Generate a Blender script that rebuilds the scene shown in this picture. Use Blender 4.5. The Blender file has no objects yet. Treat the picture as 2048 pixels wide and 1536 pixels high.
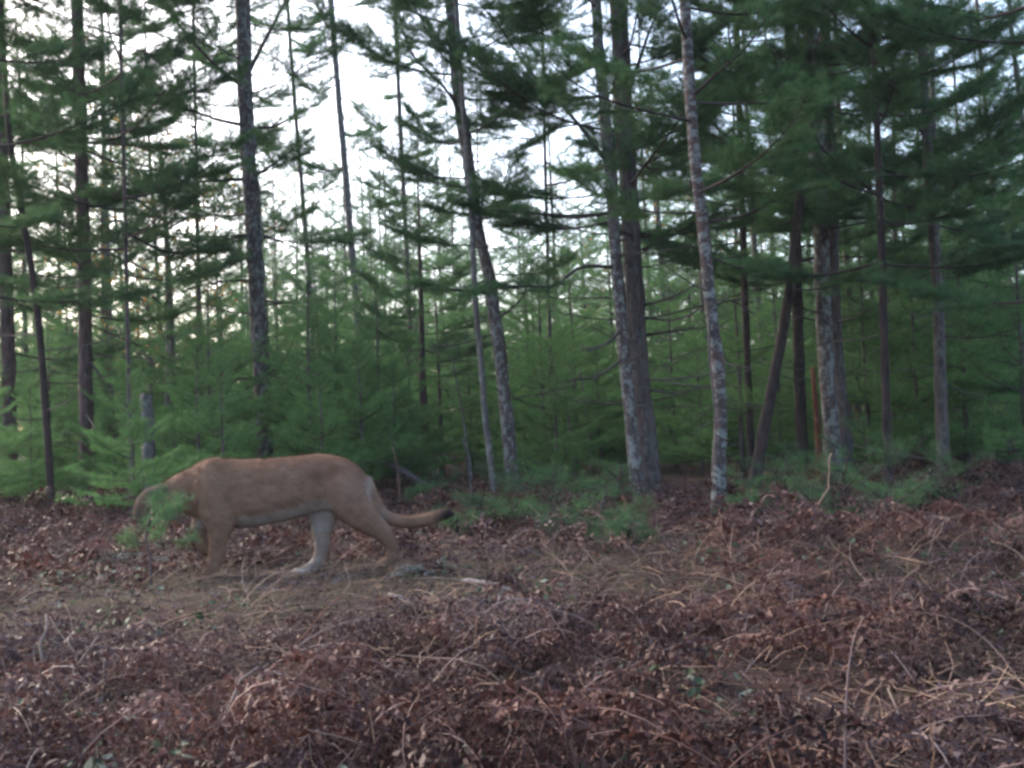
import bpy, math, random
import numpy as np
from mathutils import Vector, Matrix

scene = bpy.context.scene
col = scene.collection
R = math.radians

# ---------------------------------------------------------------- camera
FPX = 2196.0            # focal length in pixels of the 2048-wide frame
CAM = np.array([0.0, 0.0, 0.83])
PITCH, ROLL = R(2.4), R(2.3)
_F = np.array([0, math.cos(PITCH), math.sin(PITCH)])
_U0 = np.array([0, -math.sin(PITCH), math.cos(PITCH)])
_R0 = np.array([1.0, 0, 0])
_U = _U0 * math.cos(ROLL) + _R0 * math.sin(ROLL)
_R = _R0 * math.cos(ROLL) - _U0 * math.sin(ROLL)
cam_data = bpy.data.cameras.new("camera")
cam = bpy.data.objects.new("camera", cam_data)
col.objects.link(cam)
cam_data.sensor_width = 36.0
cam_data.lens = FPX / 2048 * 36.0
cam_data.clip_start = 0.05
cam_data.clip_end = 3000
cam.matrix_world = Matrix(((_R[0], _U[0], -_F[0], CAM[0]),
                           (_R[1], _U[1], -_F[1], CAM[1]),
                           (_R[2], _U[2], -_F[2], CAM[2]), (0, 0, 0, 1)))
scene.camera = cam

# ---------------------------------------------------------------- sky, sun, exposure
SUN_EL, SUN_AZ = 33.0, -50.0      # azimuth clockwise from +Y (view direction): ahead, behind thin cloud above the bright gap in the trees
world = bpy.data.worlds.new("World")
scene.world = world
world.use_nodes = True
wn = world.node_tree
bg = wn.nodes["Background"]
sky = wn.nodes.new("ShaderNodeTexSky")
sky.sky_type = 'NISHITA'
sky.sun_disc = False
sky.sun_elevation = R(SUN_EL)
sky.sun_rotation = R(SUN_AZ)
sky.dust_density = 4.0
sky.air_density = 1.0
sky.ozone_density = 1.5
wn.links.new(sky.outputs[0], bg.inputs[0])
bg.inputs[1].default_value = 0.15
sun_data = bpy.data.lights.new("sun", 'SUN')
sun_data.energy = 1.0
sun_data.angle = R(25)
sun_data.color = (1.0, 0.93, 0.86)
sun = bpy.data.objects.new("sun", sun_data)
col.objects.link(sun)
_sd = Vector((math.sin(R(SUN_AZ)) * math.cos(R(SUN_EL)), math.cos(R(SUN_AZ)) * math.cos(R(SUN_EL)), math.sin(R(SUN_EL))))
sun.rotation_euler = _sd.to_track_quat('Z', 'Y').to_euler()
sun.location = _sd * 30
vs = scene.view_settings
vs.view_transform = 'Standard'
vs.look = 'None'
vs.gamma = 1.0
vs.use_curve_mapping = False
vs.exposure = 2.1
cy = scene.cycles
cy.use_denoising = True
cy.max_bounces = 6
cy.diffuse_bounces = 4
cy.transmission_bounces = 4
cy.transparent_max_bounces = 8
cy.volume_bounces = 0
cy.pixel_filter_type = 'BLACKMAN_HARRIS'
cy.filter_width = 2.9
cy.sample_clamp_indirect = 4.0

# ---------------------------------------------------------------- helpers
def hash01(a, b, c=0):
    v = np.sin(a * 127.1 + b * 311.7 + c * 74.7) * 43758.5453
    return v - np.floor(v)

def vnoise(x, y, s=0):
    x = np.asarray(x, float); y = np.asarray(y, float)
    xi, yi = np.floor(x), np.floor(y)
    fx, fy = x - xi, y - yi
    fx = fx * fx * (3 - 2 * fx); fy = fy * fy * (3 - 2 * fy)
    a = hash01(xi, yi, s); b = hash01(xi + 1, yi, s)
    c = hash01(xi, yi + 1, s); d = hash01(xi + 1, yi + 1, s)
    return (a + (b - a) * fx) * (1 - fy) + (c + (d - c) * fx) * fy

def gz(x, y):
    """height of the forest floor"""
    x = np.asarray(x, float); y = np.asarray(y, float)
    z = (vnoise(x * .45, y * .45, 1) - .5) * .14 + (vnoise(x * 1.3, y * 1.3, 2) - .5) * .08
    z += (vnoise(x * 4, y * 4, 3) - .5) * .03
    z += .16 * np.exp(-((x - 2.2) / 1.3) ** 2 - ((y - 5.3) / 1.2) ** 2)
    z += .10 * np.exp(-((x + 2.2) / 1.2) ** 2 - ((y - 5.2) / .7) ** 2)
    # the trodden path the cat walks along is level
    w = np.exp(-((y - 6.5) / .75) ** 2) * (1 / (1 + np.exp((x - 1.2) * 4)))
    return z * (1 - w * .9) + .034 * w

def ray(px, py):
    return _F + _R * (px - 1024) / FPX + _U * (768 - py) / FPX

def at(px, py, Y):
    d = ray(px, py)
    return CAM + d * (Y / d[1])

def hit(px, py):
    """ground point seen at a pixel"""
    d = ray(px, py)
    t = 12.0
    for _ in range(25):
        p = CAM + d * t
        t += (p[2] - float(gz(p[0], p[1]))) / max(.02, -d[2]) * .7
        t = min(max(t, 1.0), 60.0)
    return CAM + d * t

def make_mesh(name, V, F, mat=None, tint=None, smooth=False, colors=None):
    V = np.asarray(V, dtype=np.float32).reshape(-1, 3)
    me = bpy.data.meshes.new(name)
    F = np.asarray(F, dtype=np.int32)
    n, k = F.shape
    me.vertices.add(len(V)); me.vertices.foreach_set("co", V.ravel())
    me.loops.add(n * k); me.loops.foreach_set("vertex_index", F.ravel())
    me.polygons.add(n); me.polygons.foreach_set("loop_start", np.arange(0, n * k, k, dtype=np.int32))
    if smooth:
        me.polygons.foreach_set("use_smooth", np.ones(n, dtype=bool))
    if tint is not None:
        a = me.attributes.new("tint", 'FLOAT', 'POINT')
        a.data.foreach_set("value", np.asarray(tint, dtype=np.float32))
    if colors is not None:
        a = me.attributes.new("coat", 'FLOAT_COLOR', 'POINT')
        c = np.ones((len(V), 4), dtype=np.float32); c[:, :3] = colors
        a.data.foreach_set("color", c.ravel())
    me.update(calc_edges=True)
    me.validate()
    if mat:
        me.materials.append(mat)
    return me

def obj(name, me, parent=None, loc=None):
    o = bpy.data.objects.new(name, me)
    col.objects.link(o)
    if parent is not None:
        o.parent = parent
    if loc is not None:
        o.location = loc
    return o

def tag(o, label=None, cat=None, group=None, kind=None):
    if label: o["label"] = label
    if cat: o["category"] = cat
    if group: o["group"] = group
    if kind: o["kind"] = kind
    return o

def empty(name, loc, rz=0.0):
    o = bpy.data.objects.new(name, None)
    col.objects.link(o)
    o.location = loc
    o.rotation_euler = (0, 0, rz)
    o.empty_display_size = .2
    return o

def norm(v):
    v = np.asarray(v, float)
    return v / np.maximum(np.linalg.norm(v, axis=-1, keepdims=True), 1e-9)

class Geo:
    """collects triangles"""
    def __init__(self):
        self.V, self.F, self.T, self.n = [], [], [], 0
    def add(self, V, F, t=None):
        V = np.asarray(V, float).reshape(-1, 3); F = np.asarray(F, int)
        if F.shape[1] == 4:
            F = np.concatenate([F[:, [0, 1, 2]], F[:, [0, 2, 3]]])
        self.V.append(V); self.F.append(F + self.n)
        self.T.append(np.full(len(V), .5) if t is None else np.broadcast_to(t, (len(V),)))
        self.n += len(V)
    def arrays(self):
        return np.concatenate(self.V), np.concatenate(self.F), np.concatenate(self.T)
    def mesh(self, name, mat, smooth=False):
        V, F, T = self.arrays()
        return make_mesh(name, V, F, mat, T, smooth)

def tube_arrays(P, r, k=6, cap=True, wob=0.0, seed=0, flat=1.0):
    P = np.asarray(P, float); n = len(P)
    r = np.broadcast_to(np.asarray(r, float), (n,))
    T = np.gradient(P, axis=0); T = norm(T)
    ref = np.array([0, 0, 1.0]) if abs(T[0][2]) < .8 else np.array([1.0, 0, 0])
    A = norm(np.cross(T, ref)); B = norm(np.cross(T, A))
    th = np.linspace(0, 2 * np.pi, k, endpoint=False)
    rr = r[:, None] * np.ones((n, k))
    if wob:
        s = np.cumsum(np.r_[0, np.linalg.norm(np.diff(P, axis=0), axis=1)])
        rr = rr * (1 + wob * (vnoise(s[:, None] * 5 + seed, th[None] * 1.6 + 7 * seed) - .5)
                   + wob * .8 * (vnoise(s[:, None] * 18 + seed, th[None] * 3.2 + 3 * seed, 5) - .5))
    V = P[:, None] + rr[..., None] * (np.cos(th)[None, :, None] * A[:, None] + flat * np.sin(th)[None, :, None] * B[:, None])
    V = V.reshape(-1, 3)
    i = np.arange(n - 1)[:, None] * k; j = np.arange(k)[None]; j2 = (j + 1) % k
    F = np.stack([i + j, i + j2, i + k + j2, i + k + j], -1).reshape(-1, 4)
    F = np.concatenate([F[:, [0, 1, 2]], F[:, [0, 2, 3]]])
    if cap:
        V = np.concatenate([V, P[:1], P[-1:]])
        a = np.arange(k); b = (a + 1) % k
        F = np.concatenate([F, np.stack([np.full(k, n * k), b, a], -1),
                            np.stack([np.full(k, n * k + 1), (n - 1) * k + a, (n - 1) * k + b], -1)])
    return V, F

def resample(P, step):
    P = np.asarray(P, float)
    s = np.r_[0, np.cumsum(np.linalg.norm(np.diff(P, axis=0), axis=1))]
    n = max(3, int(s[-1] / step) + 1)
    u = np.linspace(0, s[-1], n)
    # smooth interpolation (Catmull-Rom through numpy)
    if len(P) > 2:
        m = np.gradient(P, s, axis=0)
        k = np.clip(np.searchsorted(s, u, side='right') - 1, 0, len(P) - 2)
        h = s[k + 1] - s[k]; t = ((u - s[k]) / h)[:, None]; h = h[:, None]
        return ((2 * t**3 - 3 * t**2 + 1) * P[k] + (t**3 - 2 * t**2 + t) * h * m[k]
                + (-2 * t**3 + 3 * t**2) * P[k + 1] + (t**3 - t**2) * h * m[k + 1])
    return np.stack([np.interp(u, s, P[:, c]) for c in range(3)], -1)

# ---------------------------------------------------------------- materials
def new_mat(name):
    m = bpy.data.materials.new(name); m.use_nodes = True
    nt = m.node_tree
    b = nt.nodes["Principled BSDF"]
    b.inputs["Roughness"].default_value = .85
    b.inputs["Specular IOR Level"].default_value = .2
    return m, nt, b

def N(nt, typ, **kw):
    n = nt.nodes.new(typ)
    for k, v in kw.items():
        if k in n.inputs: n.inputs[k].default_value = v
        else: setattr(n, k, v)
    return n

def ramp(nt, fac, stops):
    r = nt.nodes.new("ShaderNodeValToRGB")
    e = r.color_ramp.elements
    while len(e) < len(stops): e.new(.5)
    for el, (p, c) in zip(e, stops):
        el.position = p; el.color = (*c, 1) if len(c) == 3 else c
    nt.links.new(fac, r.inputs[0])
    return r.outputs[0]

def mix(nt, fac, a, b, mode='MIX'):
    m = nt.nodes.new("ShaderNodeMix"); m.data_type = 'RGBA'; m.blend_type = mode
    for s, v in ((m.inputs[0], fac), (m.inputs[6], a), (m.inputs[7], b)):
        if hasattr(v, 'links'): nt.links.new(v, s)
        elif isinstance(v, (int, float)): s.default_value = v
        else: s.default_value = (*v, 1)
    return m.outputs[2]

def noise_tex(nt, scale, detail=4, rough=.6, stretch=None, coord='Object', offset=None):
    tc = nt.nodes.new("ShaderNodeTexCoord")
    out = tc.outputs[coord]
    mp = nt.nodes.new("ShaderNodeMapping")
    nt.links.new(out, mp.inputs[0])
    if stretch: mp.inputs['Scale'].default_value = stretch
    if offset is not None: nt.links.new(offset, mp.inputs['Location'])
    n = N(nt, "ShaderNodeTexNoise", Scale=scale, Detail=detail, Roughness=rough)
    nt.links.new(mp.outputs[0], n.inputs['Vector'])
    return n.outputs[0]

def bark(name, dark, mid, lichen, lichen_at=.52, bands=False, red=None):
    m, nt, b = new_mat(name)
    oi = nt.nodes.new("ShaderNodeObjectInfo")
    sc = N(nt, "ShaderNodeVectorMath", operation='SCALE'); sc.inputs[0].default_value = (31, 17, 11)
    nt.links.new(oi.outputs['Random'], sc.inputs['Scale'])
    off = sc.outputs[0]
    fis = noise_tex(nt, 26, 6, .7, (1, 1, .16 if not bands else 1.0), offset=off)
    c = ramp(nt, fis, [(.34, dark), (.62, mid)])
    big = noise_tex(nt, 3.0, 3, .6, (1, 1, .7), offset=off)
    c = mix(nt, ramp(nt, big, [(.4, (0, 0, 0)), (.7, (.55, .55, .55))]), c, red or (mid[0] * 1.25, mid[1] * 1.0, mid[2] * .95))
    lic = noise_tex(nt, 13 if not bands else 9, 5, .72, (1, 1, .8) if not bands else (1.3, 1.3, 2.1), offset=off)
    fac = ramp(nt, lic, [(lichen_at, (0, 0, 0)), (lichen_at + .07, (1, 1, 1))])
    c = mix(nt, fac, c, lichen)
    fine = noise_tex(nt, 70, 3, .6, offset=off)
    c = mix(nt, .45, c, ramp(nt, fine, [(.3, (.45, .45, .45)), (.7, (1.2, 1.2, 1.2))]), 'MULTIPLY')
    nt.links.new(c, b.inputs['Base Color'])
    bp = N(nt, "ShaderNodeBump", Strength=.9, Distance=.02)
    nt.links.new(fis, bp.inputs['Height']); nt.links.new(bp.outputs[0], b.inputs['Normal'])
    b.inputs['Roughness'].default_value = .95
    return m

M = {}
M['bark_grey'] = bark('bark_grey', (0.041, 0.034, 0.034), (0.131, 0.113, 0.110), (0.139, 0.143, 0.135), .54)
M['bark_lichen'] = bark('bark_lichen', (0.045, 0.035, 0.035), (0.135, 0.116, 0.112), (0.238, 0.246, 0.234), .50)
M['bark_pale'] = bark('bark_pale', (0.070, 0.064, 0.061), (0.148, 0.139, 0.133), (0.205, 0.209, 0.201), .52)
M['bark_bands'] = bark('bark_bands', (0.041, 0.034, 0.034), (0.107, 0.090, 0.087), (0.221, 0.226, 0.217), .49, bands=True, red=(0.164, 0.082, 0.070))
M['bark_red'] = bark('bark_red', (0.041, 0.030, 0.031), (0.139, 0.102, 0.100), (0.164, 0.148, 0.148), .60, red=(0.131, 0.070, 0.061))
M['bark_dark'] = bark('bark_dark', (.022, .018, .018), (.068, .053, .050), (.15, .15, .14), .62)
M['rot_wood'] = bark('rot_wood', (.06, .022, .014), (.15, .06, .035), (.17, .085, .055), .6)

def wood_mat(name, a, c, scale=40, stretch=(1, 1, 1)):
    m, nt, b = new_mat(name)
    at_ = nt.nodes.new("ShaderNodeAttribute"); at_.attribute_name = "tint"
    n = noise_tex(nt, scale, 4, .6, stretch)
    f = N(nt, "ShaderNodeMath", operation='ADD'); nt.links.new(n, f.inputs[0]); nt.links.new(at_.outputs['Fac'], f.inputs[1])
    h = N(nt, "ShaderNodeMath", operation='MULTIPLY'); nt.links.new(f.outputs[0], h.inputs[0]); h.inputs[1].default_value = .5
    nt.links.new(ramp(nt, h.outputs[0], [(.25, a), (.75, c)]), b.inputs['Base Color'])
    return m
M['twig'] = wood_mat('twig', (.030, .023, .022), (.085, .067, .062))
M['dead_twig'] = wood_mat('dead_twig', (.035, .028, .027), (.12, .10, .095))
M['driftwood'] = wood_mat('driftwood', (.055, .045, .043), (.30, .265, .25), 26, (.5, 3, 3))
M['dark_log'] = wood_mat('dark_log', (.030, .024, .025), (.10, .085, .085), 14)
M['straw'] = wood_mat('straw', (0.144, 0.086, 0.061), (0.288, 0.202, 0.151), 10)
M['russet_stem'] = wood_mat('russet_stem', (.12, .05, .032), (.27, .12, .075), 10)
M['cut_stick'] = wood_mat('cut_stick', (0.104, 0.068, 0.056), (0.256, 0.192, 0.160), 10)

def leafy(name, stops, transl=.35, rnd=.35, sat=True):
    m, nt, b = new_mat(name)
    a = nt.nodes.new("ShaderNodeAttribute"); a.attribute_name = "tint"
    oi = nt.nodes.new("ShaderNodeObjectInfo")
    f = N(nt, "ShaderNodeMath", operation='MULTIPLY_ADD'); nt.links.new(oi.outputs['Random'], f.inputs[0]); f.inputs[1].default_value = rnd
    nt.links.new(a.outputs['Fac'], f.inputs[2])
    s = N(nt, "ShaderNodeMath", operation='SUBTRACT'); nt.links.new(f.outputs[0], s.inputs[0]); s.inputs[1].default_value = rnd / 2
    c = ramp(nt, s.outputs[0], stops)
    nt.links.new(c, b.inputs['Base Color'])
    b.inputs['Roughness'].default_value = .6
    tr = nt.nodes.new("ShaderNodeBsdfTranslucent"); nt.links.new(c, tr.inputs[0])
    ms = nt.nodes.new("ShaderNodeMixShader"); ms.inputs[0].default_value = transl
    nt.links.new(b.outputs[0], ms.inputs[1]); nt.links.new(tr.outputs[0], ms.inputs[2])
    nt.links.new(ms.outputs[0], nt.nodes["Material Output"].inputs[0])
    return m
M['needle'] = leafy('needle', [(0, (.042, .088, .045)), (.5, (.066, .145, .060)), (1, (.105, .20, .072))], .42)
M['needle_young'] = leafy('needle_young', [(0, (.068, .148, .056)), (.5, (.110, .238, .082)), (1, (.165, .310, .10))], .45)
M['bracken'] = leafy('bracken', [(0, (0.020, 0.0105, 0.010)), (.35, (0.070, 0.0345, 0.030)), (.65, (0.126, 0.075, 0.069)), (1, (0.255, 0.19, 0.175))], .2, 0)
def patchy(m, a, b, scale):
    nt = m.node_tree
    r = [n for n in nt.nodes if n.type == 'VALTORGB'][0]
    n1 = noise_tex(nt, scale, 3, .6)
    f = ramp(nt, n1, [(.38, a), (.62, b)])
    o = mix(nt, 1.0, r.outputs[0], f, 'MULTIPLY')
    for l in list(r.outputs[0].links):
        if l.to_node.type in ('BSDF_PRINCIPLED', 'BSDF_TRANSLUCENT'):
            s_ = l.to_socket; nt.links.remove(l); nt.links.new(o, s_)
patchy(M['bracken'], (1.06, .82, .72), (.82, .88, .94), 1.6)
M['litter'] = leafy('litter', [(0, (0.038, 0.021, 0.020)), (.4, (0.119, 0.070, 0.062)), (.75, (0.189, 0.133, 0.122)), (1, (0.266, 0.231, 0.224))], .1, 0)
M['green_leaf'] = leafy('green_leaf', [(0, (0.032, 0.052, 0.024)), (.5, (0.080, 0.108, 0.060)), (1, (0.208, 0.232, 0.184))], .2, 0)
M['lichen'] = leafy('lichen', [(0, (.15, .15, .125)), (1, (.31, .31, .265))], .1, 0)
M['autumn'] = leafy('autumn', [(0, (.16, .085, .035)), (.5, (.28, .165, .06)), (1, (.38, .26, .09))], .4, .2)
M['grass'] = leafy('grass', [(0, (0.060, 0.068, 0.026)), (.5, (0.128, 0.098, 0.056)), (1, (0.225, 0.165, 0.116))], .2, 0)

def ground_mat():
    m, nt, b = new_mat('forest_floor')
    n1 = noise_tex(nt, 9, 8, .7); n2 = noise_tex(nt, 1.1, 4, .6); n3 = noise_tex(nt, 60, 4, .7)
    c = ramp(nt, n1, [(.3, (0.022, 0.013, 0.011)), (.5, (0.064, 0.036, 0.030)), (.72, (0.128, 0.086, 0.074))])
    moss = ramp(nt, n2, [(.42, (0, 0, 0)), (.6, (.8, .8, .8))])
    c = mix(nt, moss, c, ramp(nt, n1, [(.35, (0.026, 0.022, 0.011)), (.7, (0.086, 0.069, 0.039))]))
    c = mix(nt, .7, c, ramp(nt, n3, [(.3, (.4, .4, .4)), (.7, (1.3, 1.3, 1.3))]), 'MULTIPLY')
    nt.links.new(c, b.inputs['Base Color'])
    bp = N(nt, "ShaderNodeBump", Strength=1.0, Distance=.03)
    nt.links.new(n3, bp.inputs['Height']); nt.links.new(bp.outputs[0], b.inputs['Normal'])
    b.inputs['Roughness'].default_value = 1.0
    return m
M['ground'] = ground_mat()

# ---------------------------------------------------------------- ground sheet
def build_ground():
    u = np.linspace(-1, 1, 191)
    xs = np.sinh(u * 7.2) / np.sinh(7.2) * 600
    xs = np.sign(u) * (np.abs(u) * 14 + (np.abs(u) ** 9) * 586)
    v = np.linspace(0, 1, 240)
    ys = -6 + v * 46 + v ** 12 * 660
    X, Y = np.meshgrid(xs, ys)
    Z = gz(X, Y)
    V = np.stack([X, Y, Z], -1).reshape(-1, 3)
    nx, ny = len(xs), len(ys)
    i = np.arange(ny - 1)[:, None] * nx; j = np.arange(nx - 1)[None]
    F = np.stack([i + j, i + j + 1, i + nx + j + 1, i + nx + j], -1).reshape(-1, 4)
    o = obj('ground', make_mesh('ground', V, F, M['ground'], smooth=True))
    tag(o, 'brown forest floor of leaf litter and moss under the pines', kind='structure')
build_ground()

# ---------------------------------------------------------------- pine branches
def needle_tufts(P, D, rng, n=10, length=.095, width=.0035, spread=.95):
    """one thin triangle for each needle; P positions, D directions of the tufts"""
    m = len(P)
    P = np.repeat(P, n, 0); D = np.repeat(D, n, 0)
    k = m * n
    dirs = norm(D * .75 + rng.normal(size=(k, 3)) * spread * .6 + np.array([0, 0, .10]))
    L = length * rng.uniform(.65, 1.15, k)[:, None]
    side = norm(np.cross(dirs, rng.normal(size=(k, 3)))) * width * .5
    base = P + rng.normal(size=(k, 3)) * .012
    tip = base + dirs * L
    tip[:, 2] -= L[:, 0] * rng.uniform(0, .18, k)
    V = np.stack([base - side, base + side, tip], 1).reshape(-1, 3)
    F = np.arange(k * 3).reshape(-1, 3)
    t = np.repeat(np.clip(np.repeat(rng.uniform(.15, .85, m), n) + rng.normal(size=k) * .12, 0, 1), 3)
    return V, F, t

def grow_branch(axis, r0, rng, t0=.3, nsec=15, sec_len=.36, density=.06, n=10, length=.095, width=.0035,
                leafless=False, flat=1.0, ter=5, wood=True, terwood=True):
    """axis: polyline of the main limb. Returns (wood Geo, needle arrays or None)"""
    A = resample(axis, .12)
    s = np.r_[0, np.cumsum(np.linalg.norm(np.diff(A, axis=0), axis=1))]
    L = s[-1]
    W = Geo()
    if wood:
        W.add(*tube_arrays(A, r0 * (1 - .85 * s / L) + .0025, 6, cap=True), t=rng.uniform(.2, .8))
    tp, td = [], []
    T = norm(np.gradient(A, axis=0))
    up = np.array([0, 0, 1.0])
    for q in range(nsec):
        t = t0 + (1 - t0) * (q + rng.uniform(0, .8)) / nsec
        t = min(t, .985)
        k = int(t * (len(A) - 1))
        p0, d0 = A[k], T[k]
        side = norm(np.cross(up, d0)) * (1 if q % 2 else -1)
        ang = R(rng.uniform(35, 65))
        d = norm(d0 * math.cos(ang) + side * math.sin(ang) + up * rng.normal() * .13 * flat + up * .05)
        ls = L * sec_len * (1.08 - .8 * t) * rng.uniform(.6, 1.15) + .05
        m = 5
        u = np.linspace(0, 1, m)[:, None]
        bend = up * rng.uniform(-.05, .16) + d0 * .18
        S = p0 + d * ls * u + bend * ls * u ** 2
        if wood: W.add(*tube_arrays(S, np.linspace(.0055, .002, m) * (1 if r0 > .01 else .6), 3, cap=False), t=rng.uniform(.1, .9))
        twigs = [(S, .3)]
        nt_ = ter if not leafless else 2
        for w in range(nt_):
            tt = (w + 1) / (nt_ + .6)
            b0 = S[0] + (d * ls) * tt + bend * ls * tt ** 2
            sd = norm(np.cross(up, d)) * (1 if w % 2 else -1)
            a2 = R(rng.uniform(30, 60))
            d2 = norm(d * math.cos(a2) + sd * math.sin(a2) + up * rng.uniform(-.1, .3))
            l2 = min(ls * .55, .30) * rng.uniform(.5, 1.1) * (1.1 - .5 * tt)
            S2 = b0 + d2 * l2 * np.linspace(0, 1, 3)[:, None] + up * (np.linspace(0, 1, 3)[:, None] ** 2) * l2 * .12
            if wood and terwood: W.add(*tube_arrays(S2, np.linspace(.003, .0015, 3), 3, cap=False), t=rng.uniform(.1, .9))
            twigs.append((S2, .25))
        if leafless: continue
        for S_, st in twigs:
            ln = np.linalg.norm(S_[-1] - S_[0])
            cnt = max(2, int(ln * (1 - st) / density))
            uu = np.linspace(st, 1, cnt)
            pp = np.stack([np.interp(uu, np.linspace(0, 1, len(S_)), S_[:, c]) for c in range(3)], -1)
            tp.append(pp); td.append(np.repeat(norm(S_[-1] - S_[0])[None], cnt, 0))
    if leafless:
        return W, None
    tp.append(A[int(len(A) * .8):]); td.append(T[int(len(A) * .8):])
    nd = needle_tufts(np.concatenate(tp), np.concatenate(td), rng, n, length, width)
    return W, nd

def std_axis(L, rng, rise=.10, sag=.06):
    t = np.linspace(0, 1, 9)
    return np.stack([L * t, L * .05 * np.sin(t * 5 + rng.uniform(0, 6)) * t, L * (-sag * np.sin(np.pi * t) + rise * t ** 2 + .03 * t)], -1)

LIB = {'live': [], 'dead': []}
for i in range(6):
    rg = np.random.default_rng(100 + i)
    w, nd = grow_branch(std_axis(2.2, rg, rg.uniform(.0, .18)), .018, rg, nsec=22, n=21, width=.005, density=.046, length=.11)
    LIB['live'].append((w.mesh('branch', M['twig']), make_mesh('needles', nd[0], nd[1], M['needle'], nd[2])))
for i in range(4):
    rg = np.random.default_rng(140 + i)
    w, nd = grow_branch(std_axis(1.6, rg, rg.uniform(-.12, .12), .04), .013, rg, leafless=True, nsec=7, sec_len=.3, t0=.35)
    LIB['dead'].append(w.mesh('branch', M['dead_twig']))

def crown_mesh(name, seed, H, base, Lmax, count, mat, coarse, conic=.8, young=False):
    """one crown made of whorled branches on a straight stem; returns (wood mesh, needle mesh)"""
    rg = np.random.default_rng(seed)
    protos = []
    for i in range(4):
        r2 = np.random.default_rng(seed * 7 + i)
        L = Lmax
        if coarse:
            w, nd = grow_branch(std_axis(L, r2, r2.uniform(.0, .2)), .014, r2, terwood=False, nsec=15, ter=4, density=.085, n=8, length=.145, width=.0125)
        else:
            w, nd = grow_branch(std_axis(L, r2, r2.uniform(.0, .22), .04), .010, r2, nsec=14, ter=4, density=.055, n=11, length=.10, width=.005, t0=.18)
        protos.append((w.arrays(), nd))
    GW, GN = Geo(), Geo()
    h = base; a = 0
    step = (H - base) / max(1, count / 4.5)
    while h < H - .05:
        for k in range(int(rg.integers(3, 6))):
            a += rg.uniform(1.0, 1.6)
            f = (h - base) / (H - base)
            sc = (1 - conic * f) * rg.uniform(.6, 1.1)
            if not young and f < .25: sc *= .75
            if sc < .12: continue
            (wv, wf, wt), (nv, nf, ntint) = protos[int(rg.integers(4))]
            pitch = rg.uniform(-.12, .22) + .45 * f
            c, s_ = math.cos(a), math.sin(a); cp, sp = math.cos(pitch), math.sin(pitch)
            Rm = np.array([[c, -s_, 0], [s_, c, 0], [0, 0, 1]]) @ np.array([[cp, 0, -sp], [0, 1, 0], [sp, 0, cp]])
            off = np.array([0, 0, h + rg.uniform(-.12, .12)])
            GW.add(wv @ Rm.T * sc + off, wf, wt)
            # needles keep their size where the branch is small: scale the branch, not below .7
            GN.add(nv @ Rm.T * sc + off, nf, np.clip(ntint + rg.normal() * .1, 0, 1))
        h += step * rg.uniform(.7, 1.3)
    return GW.mesh('branches', M['twig']), GN.mesh(name, mat)

def trunk_mesh(P, r_base, r_top, mat, seed, sides=14, step=.15, flare=.5, wob=.22):
    A = resample(P, step)
    s = np.r_[0, np.cumsum(np.linalg.norm(np.diff(A, axis=0), axis=1))]
    f = s / s[-1]
    r = r_base + (r_top - r_base) * f
    r = r * (1 + flare * np.exp(-s / .22))
    V, F = tube_arrays(A, r, sides, True, wob, seed)
    return make_mesh('trunk', V, F, mat, smooth=True), A, r

def place_branch(tree, h_pt, ang, scale, pitch, kind, rng, mat=None):
    if kind == 'live':
        wm, nm = LIB['live'][int(rng.integers(len(LIB['live'])))]
    else:
        wm, nm = LIB['dead'][int(rng.integers(len(LIB['dead'])))], None
    b = obj('branch', wm, tree)
    b.location = h_pt
    b.rotation_euler = (rng.uniform(-.25, .25), -pitch, ang)
    b.scale = (scale, scale, scale)
    if nm is not None:
        obj('needles', nm, b)
    return b

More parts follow.
